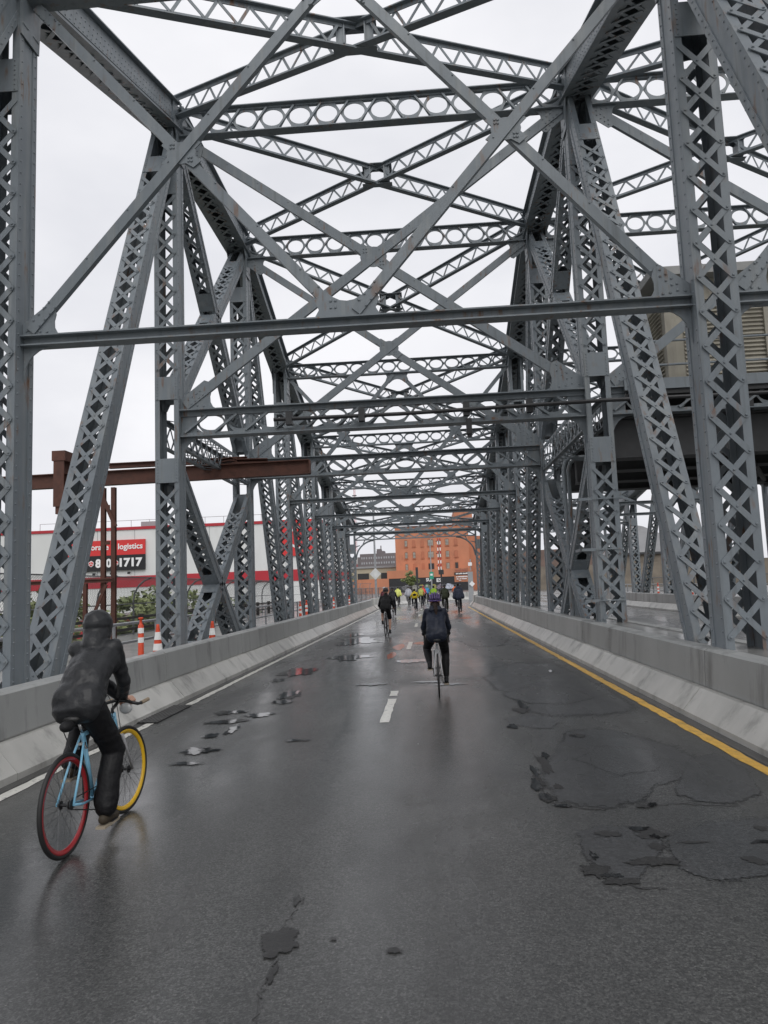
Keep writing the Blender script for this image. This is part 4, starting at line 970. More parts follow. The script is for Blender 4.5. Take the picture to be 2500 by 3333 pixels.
m = MB(); m.bx(-60, -10.3, 230, 260, -4.5, 7.9); m.build('wall', simple('beige_render', (.44, .39, .29), .7, var=.06, vs=.2), BG)
m = MB(); m.bx(-60.3, -10.2, 229.6, 260.3, 7.9, 8.5); m.build('roof_edge', GREYW, BG)
for x in (-21, -13.5): m = MB(); m.bx(x-1.8, x+1.8, 229.8, 229.98, 4.4, 6.3); m.build('window', DARKM, BG)
AP = root('apartment_block', (-26, 380, 0), 'distant grey brick apartment block with rows of pale windows', 'building')
GB = simple('grey_brown_brick', (.165, .145, .15), .8, var=.1, vs=.15)
m = MB(); m.bx(-36.2, -14, 380, 400, -4.5, 19.6); m.build('wall', GB, AP)
m = MB(); m.bx(-27.5, -23.2, 383, 393, 19.6, 21.0); m.bx(-27.4, -25.0, 384, 392, 21, 22.2); m.bx(-25.4, -24.9, 385, 386, 22.2, 24); m.build('penthouse', GB, AP)
apw = MB(); apw.bx(-.35, .35, -.12, .02, 0, 1.1); apw = apw.mesh('window', simple('pale_window', (.36, .36, .38), .4))
for r_ in range(6):
    for c_ in range(16): link('window', apw, AP, mw=Matrix.Translation((-35.3+c_*1.32+(0 if c_ % 3 else .15), 380, 3.2+r_*2.72)))
m = MB(); m.bx(-70, -37, 520, 540, -4, 24); tag(m.build('apartment_slab', GB), 'very distant grey building slab at the left of the portal view', 'building')
# mast
MS = root('radio_mast', (-30, 300, 0), 'thin red and white lattice mast standing far behind the bridge', 'mast')
REDM = simple('red_mast_paint', (.5, .04, .035), .5)
for i in range(9):
    q = MB(); z0 = -4.5+i*5.4
    for a in range(3):
        x, y = .35*math.cos(R(120*a)), .35*math.sin(R(120*a)); q.tube([(-30+x, 300+y, z0), (-30+x, 300+y, z0+5.4)], .07, 4)
    for j in range(5): q.bar((-30.35, 300, z0+j), (-29.65, 300, z0+j+1), .06, .06)
    q.build('mast_section', REDM if i % 2 == 0 else WHTS, MS)
m = MB(); m.bx(-30.9, -29.1, 299.4, 300.6, 40.6, 40.9); m.build('mast_platform', DARKM, MS)
# hipped roof building and stone wall seen past the middle truss
HB = root('hipped_roof_building', (45, 150, 0), 'grey hipped roof with a finial seen beyond the opposite lanes', 'building')
SLATE = simple('grey_slate', (.20, .20, .205), .6, var=.1, vs=.5)
STONE = simple('brown_stone_wall', (.17, .145, .115), .8, var=.3, vs=.5, bump=.3, bs=4)
m = MB(); m.bx(39.5, 55, 150, 165, -4.5, 6.8); m.build('wall', STONE, HB)
m = MB(); m.add([(39, 149.5, 6.8), (55.5, 149.5, 6.8), (55.5, 165.5, 6.8), (39, 165.5, 6.8), (44.1, 156, 13.0), (46.5, 157, 12.6)], [(0, 1, 5, 4), (1, 2, 5), (2, 3, 4, 5), (3, 0, 4), (3, 2, 1, 0)]); rf = m.build('roof', SLATE, HB)
m = MB(); m.tube([(44.1, 156, 12.9), (44.1, 156, 14.4)], .06, 6); m.ball((44.1, 156, 14.5), .17, nu=8, nv=6); m.build('finial', DARKM, rf)
m = MB(); m.bx(39, 56, 149.45, 149.52, 6.35, 6.79); m.build('eaves', DARKM, HB)
m = MB(); m.bx(18, 140, 146, 147, -4.5, 4.6); tag(m.build('stone_wall', STONE), 'long brown stone retaining wall beyond the opposite lanes', 'wall')
RD = simple('red_truck_paint', (.5, .04, .03), .4)
m = MB(); m.bx(16, 60, 170, 185, -4.5, 9); tag(m.build('brown_building', simple('brown_brick_far', (.17, .12, .10), .8, var=.25, vs=.4)), 'plain brown building behind the far posts on the right', 'building')
# poles, signs, gate arm
PO = root('lamp_pole', (-4.75, 64, 0), 'tall grey lamp pole with the back of a diamond road sign beyond the portal', 'pole')
m = MB(); m.tube([(-4.75, 64, 0), (-4.75, 64, 9.4)], [.11, .07], 10); m.build('pole', GALV, PO)
m = MB(); m.prism([(0, -.52), (.52, 0), (0, .52), (-.52, 0)], (-4.75, 63.86, 2.95), X1, Z1, .02); m.build('diamond_sign', simple('bare_aluminium', (.62, .63, .62), .45), PO)
m = MB(); m.tube([(-4.75, 64, 9.3), (-3.9, 64, 9.9), (-2.6, 64, 10)], .04, 6); m.build('lamp_arm', GALV, PO)
PO = root('lamp_pole', (.33, 95, 0), 'grey lamp pole carrying a small green street sign', 'pole')
m = MB(); m.tube([(.33, 95, 0), (.33, 95, 7.7)], [.1, .06], 8); m.build('pole', GALV, PO)
m = MB(); m.tube([(.33, 95, 7.6), (.5, 95, 7.9), (1.0, 95, 8.1)], .04, 6); m.build('lamp_arm', GALV, PO)
m = MB(); m.bx(.08, .62, 94.8, 94.84, 2.55, 3.5); gs = m.build('green_sign', simple('green_sign_face', (.03, .30, .20), .4), PO)
m = MB(); m.bx(.2, .5, 94.77, 94.79, 3.0, 3.25); m.build('sign_legend', WHTS, gs)
GA = root('gate_arm', (1.05, 70, 0), 'raised red and white striped barrier gate arm beyond the riders', 'gate arm')
m = MB(); m.tube([(1.2, 70, 0), (1.2, 70, 3.3)], .08, 8); m.bx(.95, 1.45, 69.8, 70.2, 2.75, 3.2); m.build('gate_post', DARKM, GA)
for i in range(10):
    for x in (.98, 1.22):
        q = MB(); q.bx(x-.045, x+.045, 69.9, 69.96, 3.2+i*.31, 3.2+(i+1)*.31-.005); q.build('stripe', REDM if i % 2 else WHTS, GA)
m = MB()
for i in range(6): m.bar((.98, 69.93, 3.25+i*.5), (1.22, 69.93, 3.75+i*.5), .03, .03)
for z in (3.6, 4.8, 6.0): m.ball((.86, 69.9, z), .06, nu=8, nv=6)
m.build('truss_web', DARKM, GA)
CB = root('signal_cabinet', (4.3, 75, 0), 'grey signal cabinet and poles by the right end of the portal', 'cabinet')
m = MB(); m.bx(4.05, 4.55, 75, 75.5, 0, 3.0); m.build('cabinet_body', GREYW, CB)
m = MB(); m.bx(4.12, 4.5, 74.85, 74.9, 3.6, 3.95); m.build('white_sign', WHTS, CB)
m = MB(); m.tube([(4.36, 75, 3.1), (4.36, 75, 4.3)], .05, 6); m.build('sign_pole', GALV, CB)
m = MB(); m.prism([(0, -.3), (.3, 0), (0, .3), (-.3, 0)], (4.42, 74.9, 1.72), X1, Z1, .02); m.build('diamond_sign', WHTS, CB)
BL = root('signal_post', (-1.45, 88, 0), 'short dark signal post left of the gate arm', 'post')
m = MB(); m.tube([(-1.45, 88, 0), (-1.45, 88, 4.0)], .09, 8); m.bx(-1.6, -1.3, 87.85, 88, 2.6, 4.0); m.build('signal_head', DARKM, BL)

# ================================================================== TREES AND SHRUBS
BARK = simple('bark', (.06, .045, .035), .9, var=.3, vs=6)
LEAFS = [simple('leaf_%s' % n, c, .6, var=.35, vs=1.2) for n, c in (('dark', (.065, .095, .03)), ('mid', (.12, .155, .05)), ('light', (.19, .22, .085)))]
def tree(name, x, y, z, h, rx, n, leaf, label, group, seed, cat='shrub', size=.17):
    rnd = random.Random(seed); r_ = root(name, (x, y, z), label, cat, group)
    t = MB(); tips = []
    for i in range(6):
        a = rnd.uniform(0, 6.28); q = rnd.uniform(.3, .75)*rx; e = V((x+math.cos(a)*q, y+math.sin(a)*q, z+h*rnd.uniform(.55, .95)))
        mid = V((x+math.cos(a)*q*.4, y+math.sin(a)*q*.4, z+h*.4)); t.tube([(x, y, z), mid, e], [.05*h/3, .035*h/3, .012], 5); tips.append((mid, e))
    t.build('trunk', BARK, r_)
    clumps = []
    for i in range(26):
        a, b = tips[rnd.randrange(6)]; c = a.lerp(b, rnd.uniform(.3, 1.15)); clumps.append((c+V((rnd.gauss(0, rx*.28), rnd.gauss(0, rx*.28), rnd.gauss(0, h*.1))), rnd.uniform(.18, .42)*rx, rnd.choice((0, 1, 1, 2))))
    ms = [MB(), MB(), MB()]
    for i in range(n):
        c, rr, k = clumps[rnd.randrange(len(clumps))]
        d = V((rnd.gauss(0, 1), rnd.gauss(0, 1), rnd.gauss(0, .8))); d = d.normalized()*rr*rnd.random()**.45; p = c+d
        if p.z < z+.1: continue
        ax = V((rnd.uniform(-1, 1), rnd.uniform(-1, 1), rnd.uniform(-.6, .6))).normalized(); b = ax.orthogonal().normalized(); s_ = size*rnd.uniform(.5, 1.2)
        ms[min(2, max(0, k+rnd.choice((-1, 0, 0, 1))))].add([p-ax*s_, p+b*s_*.42, p+ax*s_, p-b*s_*.42], [(0, 1, 2, 3)])
    allm = MB(); idx = []
    for i, q in enumerate(ms):
        idx += [(i+leaf) % 3 if False else min(2, max(0, i+leaf))]*len(q.f); allm.add(q.v, q.f)
    me = allm.mesh('crown', None)
    for l in LEAFS: me.materials.append(l)
    me.polygons.foreach_set('material_index', idx)
    link('crown', me, r_)
G1 = 'leafy shrubs behind the left walkway fence'
for i, (x, y, h, rx, lf, lb) in enumerate(((-13.2, 16.5, 4.6, 1.5, 1, 'bright green shrub at the far left edge behind the first post'), (-13.4, 22.5, 4.7, 1.7, 1, 'pale green shrub behind the leaning laced member'), (-13.8, 26.5, 5.6, 1.6, 1, 'wispy green shrub behind the rusted columns'),
        (-12.8, 31, 5.4, 1.7, 1, 'green shrub behind the fence right of the rusted columns'), (-12.5, 36, 5.3, 1.6, 0, 'dark green shrub behind the second post'), (-12.0, 42, 5.2, 1.7, 1, 'green shrub behind the crossed tower braces'), (-11.6, 49, 5.0, 1.7, 0, 'low shrub between the third and fourth left posts'), (-15.5, 19, 4.5, 1.6, 1, 'yellowish shrub behind the lowest lacing of the leaning member'))):
    tree('shrub', x-2.6, y+4, -3.6, h*.97, rx*1.3, 3800, lf, lb, G1, 100+i, size=.21)
tree('street_tree', -3.1, 120, 0, 3.7, 1.25, 2200, 1, 'small green street tree in front of the black wall', None, 140, 'tree', .2)
tree('street_tree', -21.5, 180, 2.2, 3.4, 2.6, 2400, 0, 'green bush above the low orange wall', None, 141, 'bush', .25)

# ================================================================== BICYCLES
RUB = simple('tyre_rubber', (.012, .012, .012), .6, obj=True)
SPK = simple('spoke_steel', (.10, .10, .105), .3, metal=.8, obj=True)
CHROME = simple('polished_alloy', (.5, .5, .5), .25, metal=.9, obj=True)
BLKA = simple('black_alloy', (.015, .015, .016), .4, obj=True)
SADL = simple('saddle_vinyl', (.012, .012, .012), .5, obj=True)
def paint(name, c, r=.3): return simple(name, c, r, var=.05, vs=5, coat=.5, obj=True)
def torus(c, Rr, r, n=48, k=8, sq=1.0):
    m = MB(); m.tube([(c[0], c[1]+Rr*math.cos(2*math.pi*i/n), c[2]+Rr*math.sin(2*math.pi*i/n)) for i in range(n)], r, k, closed=True); return m
def wheel(rt_, y, r, rimmat, tyre=.014, rim_d=.03, spokes=28, steer=0, nm='wheel', n=48):
    M = Matrix.Translation((0, y, r)) @ Matrix.Rotation(steer, 4, 'Z')
    m = torus((0, 0, 0), r-tyre, tyre, n, 8); w_ = m.build(nm, RUB, rt_, True); w_.matrix_local = M
    m = MB(); ro, ri = r-2*tyre+.004, r-2*tyre-rim_d
    pr = [(-.011, ro), (.011, ro), (.0115, ro-.008), (.005, ri), (-.005, ri), (-.0115, ro-.008)]; k = len(pr)
    vs = [(p[0], p[1]*math.cos(2*math.pi*i/n), p[1]*math.sin(2*math.pi*i/n)) for i in range(n) for p in pr]
    m.add(vs, [(i*k+j, i*k+(j+1) % k, ((i+1) % n)*k+(j+1) % k, ((i+1) % n)*k+j) for i in range(n) for j in range(k)]); m.build('rim', rimmat, w_, True)
    m = MB(); m.tube([(-.05, 0, 0), (.05, 0, 0)], .012, 8); m.tube([(-.034, 0, 0), (-.028, 0, 0)], .03, 12); m.tube([(.028, 0, 0), (.034, 0, 0)], .03, 12); m.build('hub', BLKA, w_)
    if spokes:
        m = MB()
        for i in range(spokes):
            a = 2*math.pi*i/spokes; b = a+(.9 if i % 4 < 2 else -.9); sx = .031 if i % 2 else -.031
            m.tube([(sx, .026*math.cos(b), .026*math.sin(b)), (0, ri*math.cos(a), ri*math.sin(a))], .0013, 3)
        m.build('spokes', SPK, w_, kind='stuff')
    return w_
def bicycle(name, loc, yaw, lean, label, framemat, rim_r, rim_f, forkmat, bars='flat', crank=200, r=.342, tyre=.014, rim_d=.03, saddle_z=.93, bar_z=.95, spokes=28, steer=0, n=48, group=None, wb=1.0, hw=.20):
    rt_ = root(name, loc, label, 'bicycle', group, rot=None, local=True)
    rt_.matrix_world = Matrix.Translation(loc) @ Matrix.Rotation(yaw, 4, 'Z') @ Matrix.Rotation(lean, 4, 'Y')
    dy = V((0, wb-1, 0))
    wheel(rt_, 0, r, rim_r, tyre, rim_d, spokes, n=n); wheel(rt_, wb, r, rim_f, tyre, rim_d, spokes, steer, n=n)
    bb = V((0, .41, .28)); sc_ = V((0, .27, .78)); ht = V((0, .80, bar_z-.10))+dy; hb = V((0, .845, bar_z-.25))+dy; ra = V((0, 0, r)); st = V((0, .225, saddle_z-.05))
    m = MB(); m.tube([bb, sc_], .0165, 10); m.tube([sc_-V((0, 0, .02)), ht-V((0, -.01, .03))], .0155, 10); m.tube([bb, hb+V((0, 0, .03))], .018, 10); m.tube([ht, hb], .02, 10)
    for s in (-1, 1):
        m.tube([bb+V((s*.02, -.02, 0)), V((s*.052, .14, .31)), V((s*.06, 0, r))], .0095, 8); m.tube([sc_+V((s*.014, 0, -.02)), V((s*.045, .13, .55)), V((s*.06, 0, r))], .0085, 8)
    m.tube([bb-V((.034, 0, 0)), bb+V((.034, 0, 0))], .022, 10); m.build('frame', framemat, rt_, True)
    m = MB(); m.tube([sc_, st], .0135, 8); m.build('seat_post', CHROME, rt_, True)
    Ms = Matrix.Translation((0, wb-.16, 0)) @ Matrix.Rotation(steer, 4, 'Z') @ Matrix.Translation((0, -(wb-.16), 0))
    fk = MB(); fk.tube([hb+V((-.055, .005, -.035)), hb+V((.055, .005, -.035))], .013, 8)
    for s in (-1, 1): fk.tube([hb+V((s*.05, .005, -.03)), V((s*.052, wb-.09, .52)), V((s*.05, wb, r))], [.014, .012, .008], 8)
    f_ = fk.build('fork', forkmat, rt_, True); f_.matrix_local = Ms
    hm = MB(); bz = bar_z
    st0 = ht+V((0, -.005, .03)); st1 = V((0, .90, bz-.02))+dy
    hm.tube([ht, st0, st1], .0135, 8)
    if bars == 'bullhorn':
        pts = [V((-.20, 1.06, bz-.04)), V((-.20, .96, bz-.05)), V((-.195, .91, bz-.05)), V((-.17, .89, bz-.04)), V((-.05, .90, bz-.02)), V((.05, .90, bz-.02)), V((.17, .89, bz-.04)), V((.195, .91, bz-.05)), V((.20, .96, bz-.05)), V((.20, 1.06, bz-.04))]
        hm.tube([V((p.x*hw/.20, p.y, p.z))+dy for p in pts], .013, 8)
    elif bars == 'drop':
        half = [V((.02, .90, bz-.02)), V((.19, .90, bz-.02)), V((.205, .94, bz-.025)), V((.207, .98, bz-.05)), V((.208, .985, bz-.10)), V((.21, .95, bz-.145)), V((.21, .86, bz-.15))]
        hm.tube([V((-p.x, p.y, p.z)) for p in reversed(half)]+half, .013, 8)
    else:
        hm.tube([V((-.29, .88, bz)), V((-.1, .90, bz-.01)), V((.1, .90, bz-.01)), V((.29, .88, bz))], .013, 8)
    h_ = hm.build('handlebar', BLKA if bars != 'bullhorn' else BLKA, rt_, True); h_.matrix_local = Ms
    if bars == 'bullhorn':
        for s in (-1, 1): q = MB(); q.tube([V((s*hw, .955, bz-.05))+dy, V((s*hw, 1.07, bz-.039))+dy], .0165, 8); q.build('grip', simple('cork_tape', (.28, .22, .15), .7, obj=True) if 'cork_tape' not in bpy.data.materials else bpy.data.materials['cork_tape'], h_)
    if bars == 'drop':
        for s in (-1, 1): q = MB(); q.tube([(s*.207, .97, bz-.03), (s*.207, 1.02, bz+.01), (s*.207, 1.035, bz+.05)], [.017, .017, .012], 8); q.tube([(s*.207, 1.04, bz+.02), (s*.21, 1.05, bz-.08)], .006, 5); q.build('brake_hood', BLKA, h_)
    m = MB(); sp = [V((0, .085, saddle_z)), V((0, .15, saddle_z+.005)), V((0, .24, saddle_z-.006)), V((0, .36, saddle_z-.004))]
    vs = []; fs = []
    for i, (p, hw) in enumerate(zip(sp, (.055, .07, .032, .016))):
        for a in range(8): vs.append(p+V((hw*math.cos(a*math.pi/4), 0, .022*math.sin(a*math.pi/4))))
    for i in range(3):
        for a in range(8): fs.append((i*8+a, i*8+(a+1) % 8, (i+1)*8+(a+1) % 8, (i+1)*8+a))
    fs += [tuple(range(7, -1, -1)), tuple(24+a for a in range(8))]; m.add(vs, fs); m.tube([(-.02, .12, saddle_z-.02), (-.02, .22, saddle_z-.045), (-.018, .32, saddle_z-.02)], .004, 5); m.tube([(.02, .12, saddle_z-.02), (.02, .22, saddle_z-.045), (.018, .32, saddle_z-.02)], .004, 5)
    m.build('saddle', SADL, rt_, True)
    ca = R(crank); cm = MB(); cl = .168; pr_ = bb+V((.085, cl*math.sin(ca), cl*math.cos(ca))); pl_ = bb+V((-.085, -cl*math.sin(ca), -cl*math.cos(ca)))
    cm.tube([bb-V((.07, 0, 0)), bb+V((.07, 0, 0))], .01, 8); cm.bar(bb+V((.07, 0, 0)), V((.075, pr_.y, pr_.z)), .012, .024); cm.bar(bb-V((.07, 0, 0)), V((-.075, pl_.y, pl_.z)), .012, .024)
    cm.tube([bb+V((.044, 0, 0)), bb+V((.047, 0, 0))], .09, 24); c_ = cm.build('crank', CHROME if bars != 'bullhorn' else BLKA, rt_)
    for p, s in ((pr_, 1), (pl_, -1)): q = MB(); q.bx(p.x-.005 if s > 0 else p.x-.085, p.x+.085 if s > 0 else p.x+.005, p.y-.045, p.y+.045, p.z-.012, p.z+.012); q.tube([(p.x+s*.01, p.y-.04, p.z-.02), (p.x+s*.08, p.y-.04, p.z-.02)], .006, 5); q.build('pedal', BLKA, c_)
    m = MB(); m.tube([bb+V((.045, 0, .088)), V((.045, 0, r+.032))], .004, 4); m.tube([bb+V((.045, 0, -.088)), V((.045, 0, r-.032))], .004, 4); m.tube([(.042, 0, r), (.048, 0, r)], .034, 16); m.build('chain', BLKA, rt_)
    info = dict(pr=pr_, pl=pl_, bars=bars, bz=bz, seat=saddle_z, steer=steer, dy=wb-1, hw=hw)
    return rt_, info
def copy_tree(o, parent=None):
    c = o.copy(); col.objects.link(c); c.parent = parent
    for ch in o.children: copy_tree(ch, c)
    return c

# ================================================================== PEOPLE
SKIN = simple('skin', (.50, .29, .21), .5, var=.06, vs=12, obj=True)
EYEW = simple('eye_white', (.7, .7, .68), .3, obj=True)
def cloth(name, c, rough=.6, sheen=0, bump=.25, coat=0): return simple(name, c, rough, var=.18, vs=7, bump=bump, bs=55, obj=True, coat=coat, spec=.22)
def cap_geo(m, A, B, ra, rb, n=12):
    A, B = V(A), V(B); t = (B-A); L = t.length
    t = t/L if L > 1e-6 else V((0, 0, 1)); a = t.orthogonal().normalized(); b = t.cross(a); rings = []
    for i in range(1, 4): th = math.pi/2*(1-i/3.0); rings.append((A-t*ra*math.sin(th), ra*math.cos(th)))
    for i in range(0, 3): th = math.pi/2*i/3.0; rings.append((B+t*rb*math.sin(th), rb*math.cos(th)))
    vs = [A-t*ra]+[p+(a*math.cos(2*math.pi*k/n)+b*math.sin(2*math.pi*k/n))*r for p, r in rings for k in range(n)]+[B+t*rb]; fs = []
    for k in range(n): fs.append((0, 1+(k+1) % n, 1+k)); fs.append((len(vs)-1, len(vs)-1-n+k, len(vs)-1-n+(k+1) % n))
    for i in range(len(rings)-1):
        for k in range(n): fs.append((1+i*n+k, 1+i*n+(k+1) % n, 1+(i+1)*n+(k+1) % n, 1+(i+1)*n+k))
    m.add(vs, fs)
def organic(name, caps, mat, parent, voxel=.014, sm=5, wr=0, wf=9.0, balls=(), ws=(1, 1, .45)):
    """one continuous skin grown over overlapping limbs: remeshed, smoothed, creased"""
    m = MB()
    for c in caps: cap_geo(m, *c)
    for b in balls: m.ball(*b)
    o = bpy.data.objects.new('tmp', m.mesh('tmp', mat)); col.objects.link(o)
    md = o.modifiers.new('r', 'REMESH'); md.mode = 'VOXEL'; md.voxel_size = voxel
    if sm: s_ = o.modifiers.new('s', 'SMOOTH'); s_.factor = .5; s_.iterations = sm
    dg_ = bpy.context.evaluated_depsgraph_get(); me = bpy.data.meshes.new_from_object(o.evaluated_get(dg_)); bpy.data.objects.remove(o)
    me.name = name
    if wr:
        nr = [v.normal.copy() for v in me.vertices]
        for v, n_ in zip(me.vertices, nr):
            p = v.co; q = V((p.x*ws[0], p.y*ws[1], p.z/ws[2]*.6))*wf
            f = noise.noise(q)+.5*noise.noise(q*2.1)
            ridge = 1-abs(noise.noise(V((p.x*5, p.y*5, p.z*14))+V((3, 1, 7))))*2.2
            v.co = p+n_*(wr*(f*.7+ridge*.55))
    me.materials.clear(); me.materials.append(mat)
    me.polygons.foreach_set('use_smooth', [True]*len(me.polygons))
    return link(name, me, parent)
def ik(a, b, l1, l2, pole):
    a, b = V(a), V(b); d = b-a; L = min(d.length, (l1+l2)*.998); t = d.normalized(); x = (l1*l1-l2*l2+L*L)/(2*L); h = math.sqrt(max(0, l1*l1-x*x)); p = V(pole); p = (p-t*p.dot(t)).normalized(); return a+t*x+p*h
def hand_caps(c, g, upv, o, k=1.0):
    """hand closed on a bar through c along g; o = side the fingers come round"""
    c, g, upv, o = V(c), V(g).normalized(), V(upv).normalized(), V(o).normalized(); L = []
    for f in (-.028, -.009, .010, .029): L.append((c+g*f*k+upv*.030-o*.022, c+g*f*k+upv*.028+o*.012, .0125, .0105))
    ln = (.9, 1.0, .95, .78)
    for f, q in zip((.031, .010, -.011, -.031), ln):
        k1 = c+g*f+upv*.026+o*.014; k2 = c+g*f+upv*.004+o*.036*q; k3 = c+g*f-upv*.022+o*.026*q; k4 = c+g*f-upv*.030*q+o*.004
        L += [(k1, k2, .0095, .009), (k2, k3, .009, .0082), (k3, k4, .0082, .0072)]
    t0 = c-g*.012+upv*.022-o*.026; t1 = c+g*.018+upv*.004-o*.034; t2 = c+g*.038-upv*.016-o*.020
    L += [(t0, t1, .0125, .0105), (t1, t2, .0105, .0085)]
    wrist = c-g*.065+upv*.040-o*.012
    L += [(wrist, c-g*.02+upv*.030-o*.008, .026, .020)]
    return L, wrist
def helmet(parent, c, mat, mat2, tilt=0, big=1.0):
    m = MB(); c = V(c); n, k = 20, 8
    vs = []; fs = []
    for i in range(k+1):
        th = R(100)*i/k
        for j in range(n):
            a = 2*math.pi*j/n; bulge = 1+.06*math.cos(a*5)*math.sin(th); vs.append(c+V((.104*big*math.sin(th)*math.cos(a)*bulge, .137*big*math.sin(th)*math.sin(a)*bulge, .112*big*math.cos(th)-.0)))
    for i in range(k):
        for j in range(n): fs.append((i*n+j, i*n+(j+1) % n, (i+1)*n+(j+1) % n, (i+1)*n+j))
    fs.append(tuple(k*n+j for j in range(n-1, -1, -1)))
    m.add(vs, fs); h_ = m.build('helmet', mat2, parent, True)
    m = MB()
    for s in (-.078, -.042, 0, .042, .078):
        pts = []; w_ = math.sqrt(max(.05, 1-(s/.112)**2))
        for a in range(-65, 100, 15): pts.append(c+V((s*big*(1-.15*abs(math.sin(R(a)))), .143*big*w_*math.sin(R(-a)), .118*big*w_*math.cos(R(a)))))
        m.tube(pts, [.008+.010*math.cos(R(min(80, abs(a)*.8))) for a in range(-65, 100, 15)], 7)
    m.tube([c+V((.107*big*math.cos(2*math.pi*i/24), .140*big*math.sin(2*math.pi*i/24), -.012)) for i in range(24)], .013, 6, closed=True)
    m.build('helmet_ribs', mat, h_, True)
    return h_
def rider(bk, info, label, jacket, trousers, shoes, sh=(.56, 1.42), headp=(.66, 1.60), k=1.0, near=False, hooded=False, helm=None, shorts=False, poncho=False, hair=None, bulk=1.0, pack=None, legw=1.0, name='person', group=None, skin=None, gloves=None, yoff=0, armout=.0, armk=1.0):
    P_ = root(name, bk.location, label, 'person', group, local=True); P_.matrix_world = bk.matrix_world.copy()
    vx = .0125 if near else .024; sk = skin or SKIN
    hipz = info['seat']+.075; hip = V((0, .215, hipz)); xo = yoff; sy, sz = sh; S = V((xo*.7, sy, sz)); H = V((xo, headp[0], headp[1]))
    bz = info['bz']; wr_ = []; hands = []
    for s in (-1, 1):
        if info['bars'] == 'bullhorn': c, g, o = V((s*(info['hw']+.003), 1.02+info['dy'], bz-.042)), V((s*.12, 1, .10)), V((s, 0, 0))
        elif info['bars'] == 'drop': c, g, o = V((s*.207, .985, bz-.005)), V((0, 1, .25)), V((s, 0, 0))
        else: c, g, o = V((s*.25, .885, bz)), V((s*1.0, -.1, 0)), V((0, 1, 0))
        if info['steer']:
            pv = V((0, 1.0+info['dy']-.16, 0)); Rm = Matrix.Rotation(info['steer'], 3, 'Z'); c = pv+Rm @ (c-pv); g = Rm @ g
        if info['bars'] == 'flat':
            L, w_ = hand_caps(c, V((s*-1, 0, 0)), V((0, -.35, 1)), V((0, 1, -.1))); w_ = c+V((0, -.06, .045)); L[-1] = (w_, c+V((0, -.015, .032)), .026, .022)
        else: L, w_ = hand_caps(c, g, V((0, -.1, 1)), o)
        hands.append(L); wr_.append(w_)
    ank = {1: info['pr']+V((.045, -.075, .088)), -1: info['pl']+V((-.045, -.075, .088))}
    th, shn = .435*k, .43*k; ua, fa = .318*k*armk, .288*k*armk
    kn, el, shd = {}, {}, {}
    for s in (-1, 1):
        hj = hip+V((s*.085, .02, -.02)); kn[s] = ik(hj, ank[s], th, shn, (s*.12, 1, .35)); shd[s] = S+V((s*.142*k*bulk**.5, 0, -.02)); el[s] = ik(shd[s], wr_[0 if s < 0 else 1], ua, fa, (s*(.3+armout), -.35, -.6))
    # ---- body: one continuous surface under the clothes
    caps = [((-.05, hip.y, hip.z), (-.05, sy*.6+hip.y*.4, sz*.6+hip.z*.4), .085, .085), ((.05, hip.y, hip.z), (.05, sy*.6+hip.y*.4, sz*.6+hip.z*.4), .085, .085),
            ((0, sy*.6+hip.y*.4, sz*.6+hip.z*.4), S, .085, .065), (shd[-1], shd[1], .048, .048), (S, H+V((0, -.015, -.075)), .050, .045)]
    hk = .93*k
    caps += [(H+V((0, -.012, .012)), H+V((0, .018, .008)), .084*hk, .080*hk), (H+V((0, .035, -.05)), H+V((0, .048, -.085)), .058*hk, .036*hk), (H+V((0, .095*hk, .0)), H+V((0, .112*hk, -.028)), .010, .014),
             (H+V((-.083*hk, .0, .005)), H+V((-.085*hk, -.006, -.03)), .012, .010), (H+V((.083*hk, .0, .005)), H+V((.085*hk, -.006, -.03)), .012, .010)]
    for s in (-1, 1):
        caps += [(shd[s], el[s], .045, .038), (el[s], wr_[0 if s < 0 else 1], .037, .026), (hip+V((s*.085, .02, -.02)), kn[s], .078, .052), (kn[s].lerp(ank[s], .0), kn[s].lerp(ank[s], .35)+V((0, -.018, 0)), .050, .054), (kn[s].lerp(ank[s], .35)+V((0, -.018, 0)), ank[s], .054, .033), (ank[s], ank[s]+V((0, .10, -.06)), .032, .028)]
    body = organic('body', caps, sk, P_, vx*.85 if near else .018, 3)
    for i, s in enumerate((-1, 1)): organic('hand', hands[i], gloves or sk, P_, .0042 if near else .008, 2)
    fc = MB()
    for s in (-1, 1): fc.ball(H+V((s*.032, .083*hk, .006)), .011, nu=8, nv=6)
    fc.build('eyes', EYEW, body); fc = MB(); fc.tube([H+V((-.024, .084*hk, -.068)), H+V((0, .092*hk, -.066)), H+V((.024, .084*hk, -.068))], .005, 5); fc.build('mouth', simple('lips', (.30, .12, .10), .5, obj=True) if 'lips' not in bpy.data.materials else bpy.data.materials['lips'], body)
    # ---- trousers
    tc_ = [((-.07, hip.y-.01, hip.z+.02), (.07, hip.y-.01, hip.z), .098*bulk, .098*bulk), ((0, hip.y-.01, hip.z-.01), (0, hip.y+.06, hip.z-.03), .10, .10)]
    for s in (-1, 1):
        hj = hip+V((s*.085, .02, -.02)); lw = legw
        if shorts: tc_ += [(hj, hj.lerp(kn[s], .86), .098, .080)]
        else:
            e = ank[s]+(kn[s]-ank[s]).normalized()*.03
            tc_ += [(hj, kn[s], .098*lw**.5, .070*lw), (kn[s], kn[s].lerp(e, .4)+V((0, -.02, 0)), .070*lw, .070*lw), (kn[s].lerp(e, .4)+V((0, -.02, 0)), e, .070*lw, (.044 if lw < 1.1 else .078))]
    organic('trousers', tc_, trousers, P_, vx*.85, 4, .0075 if near else .004, 8)
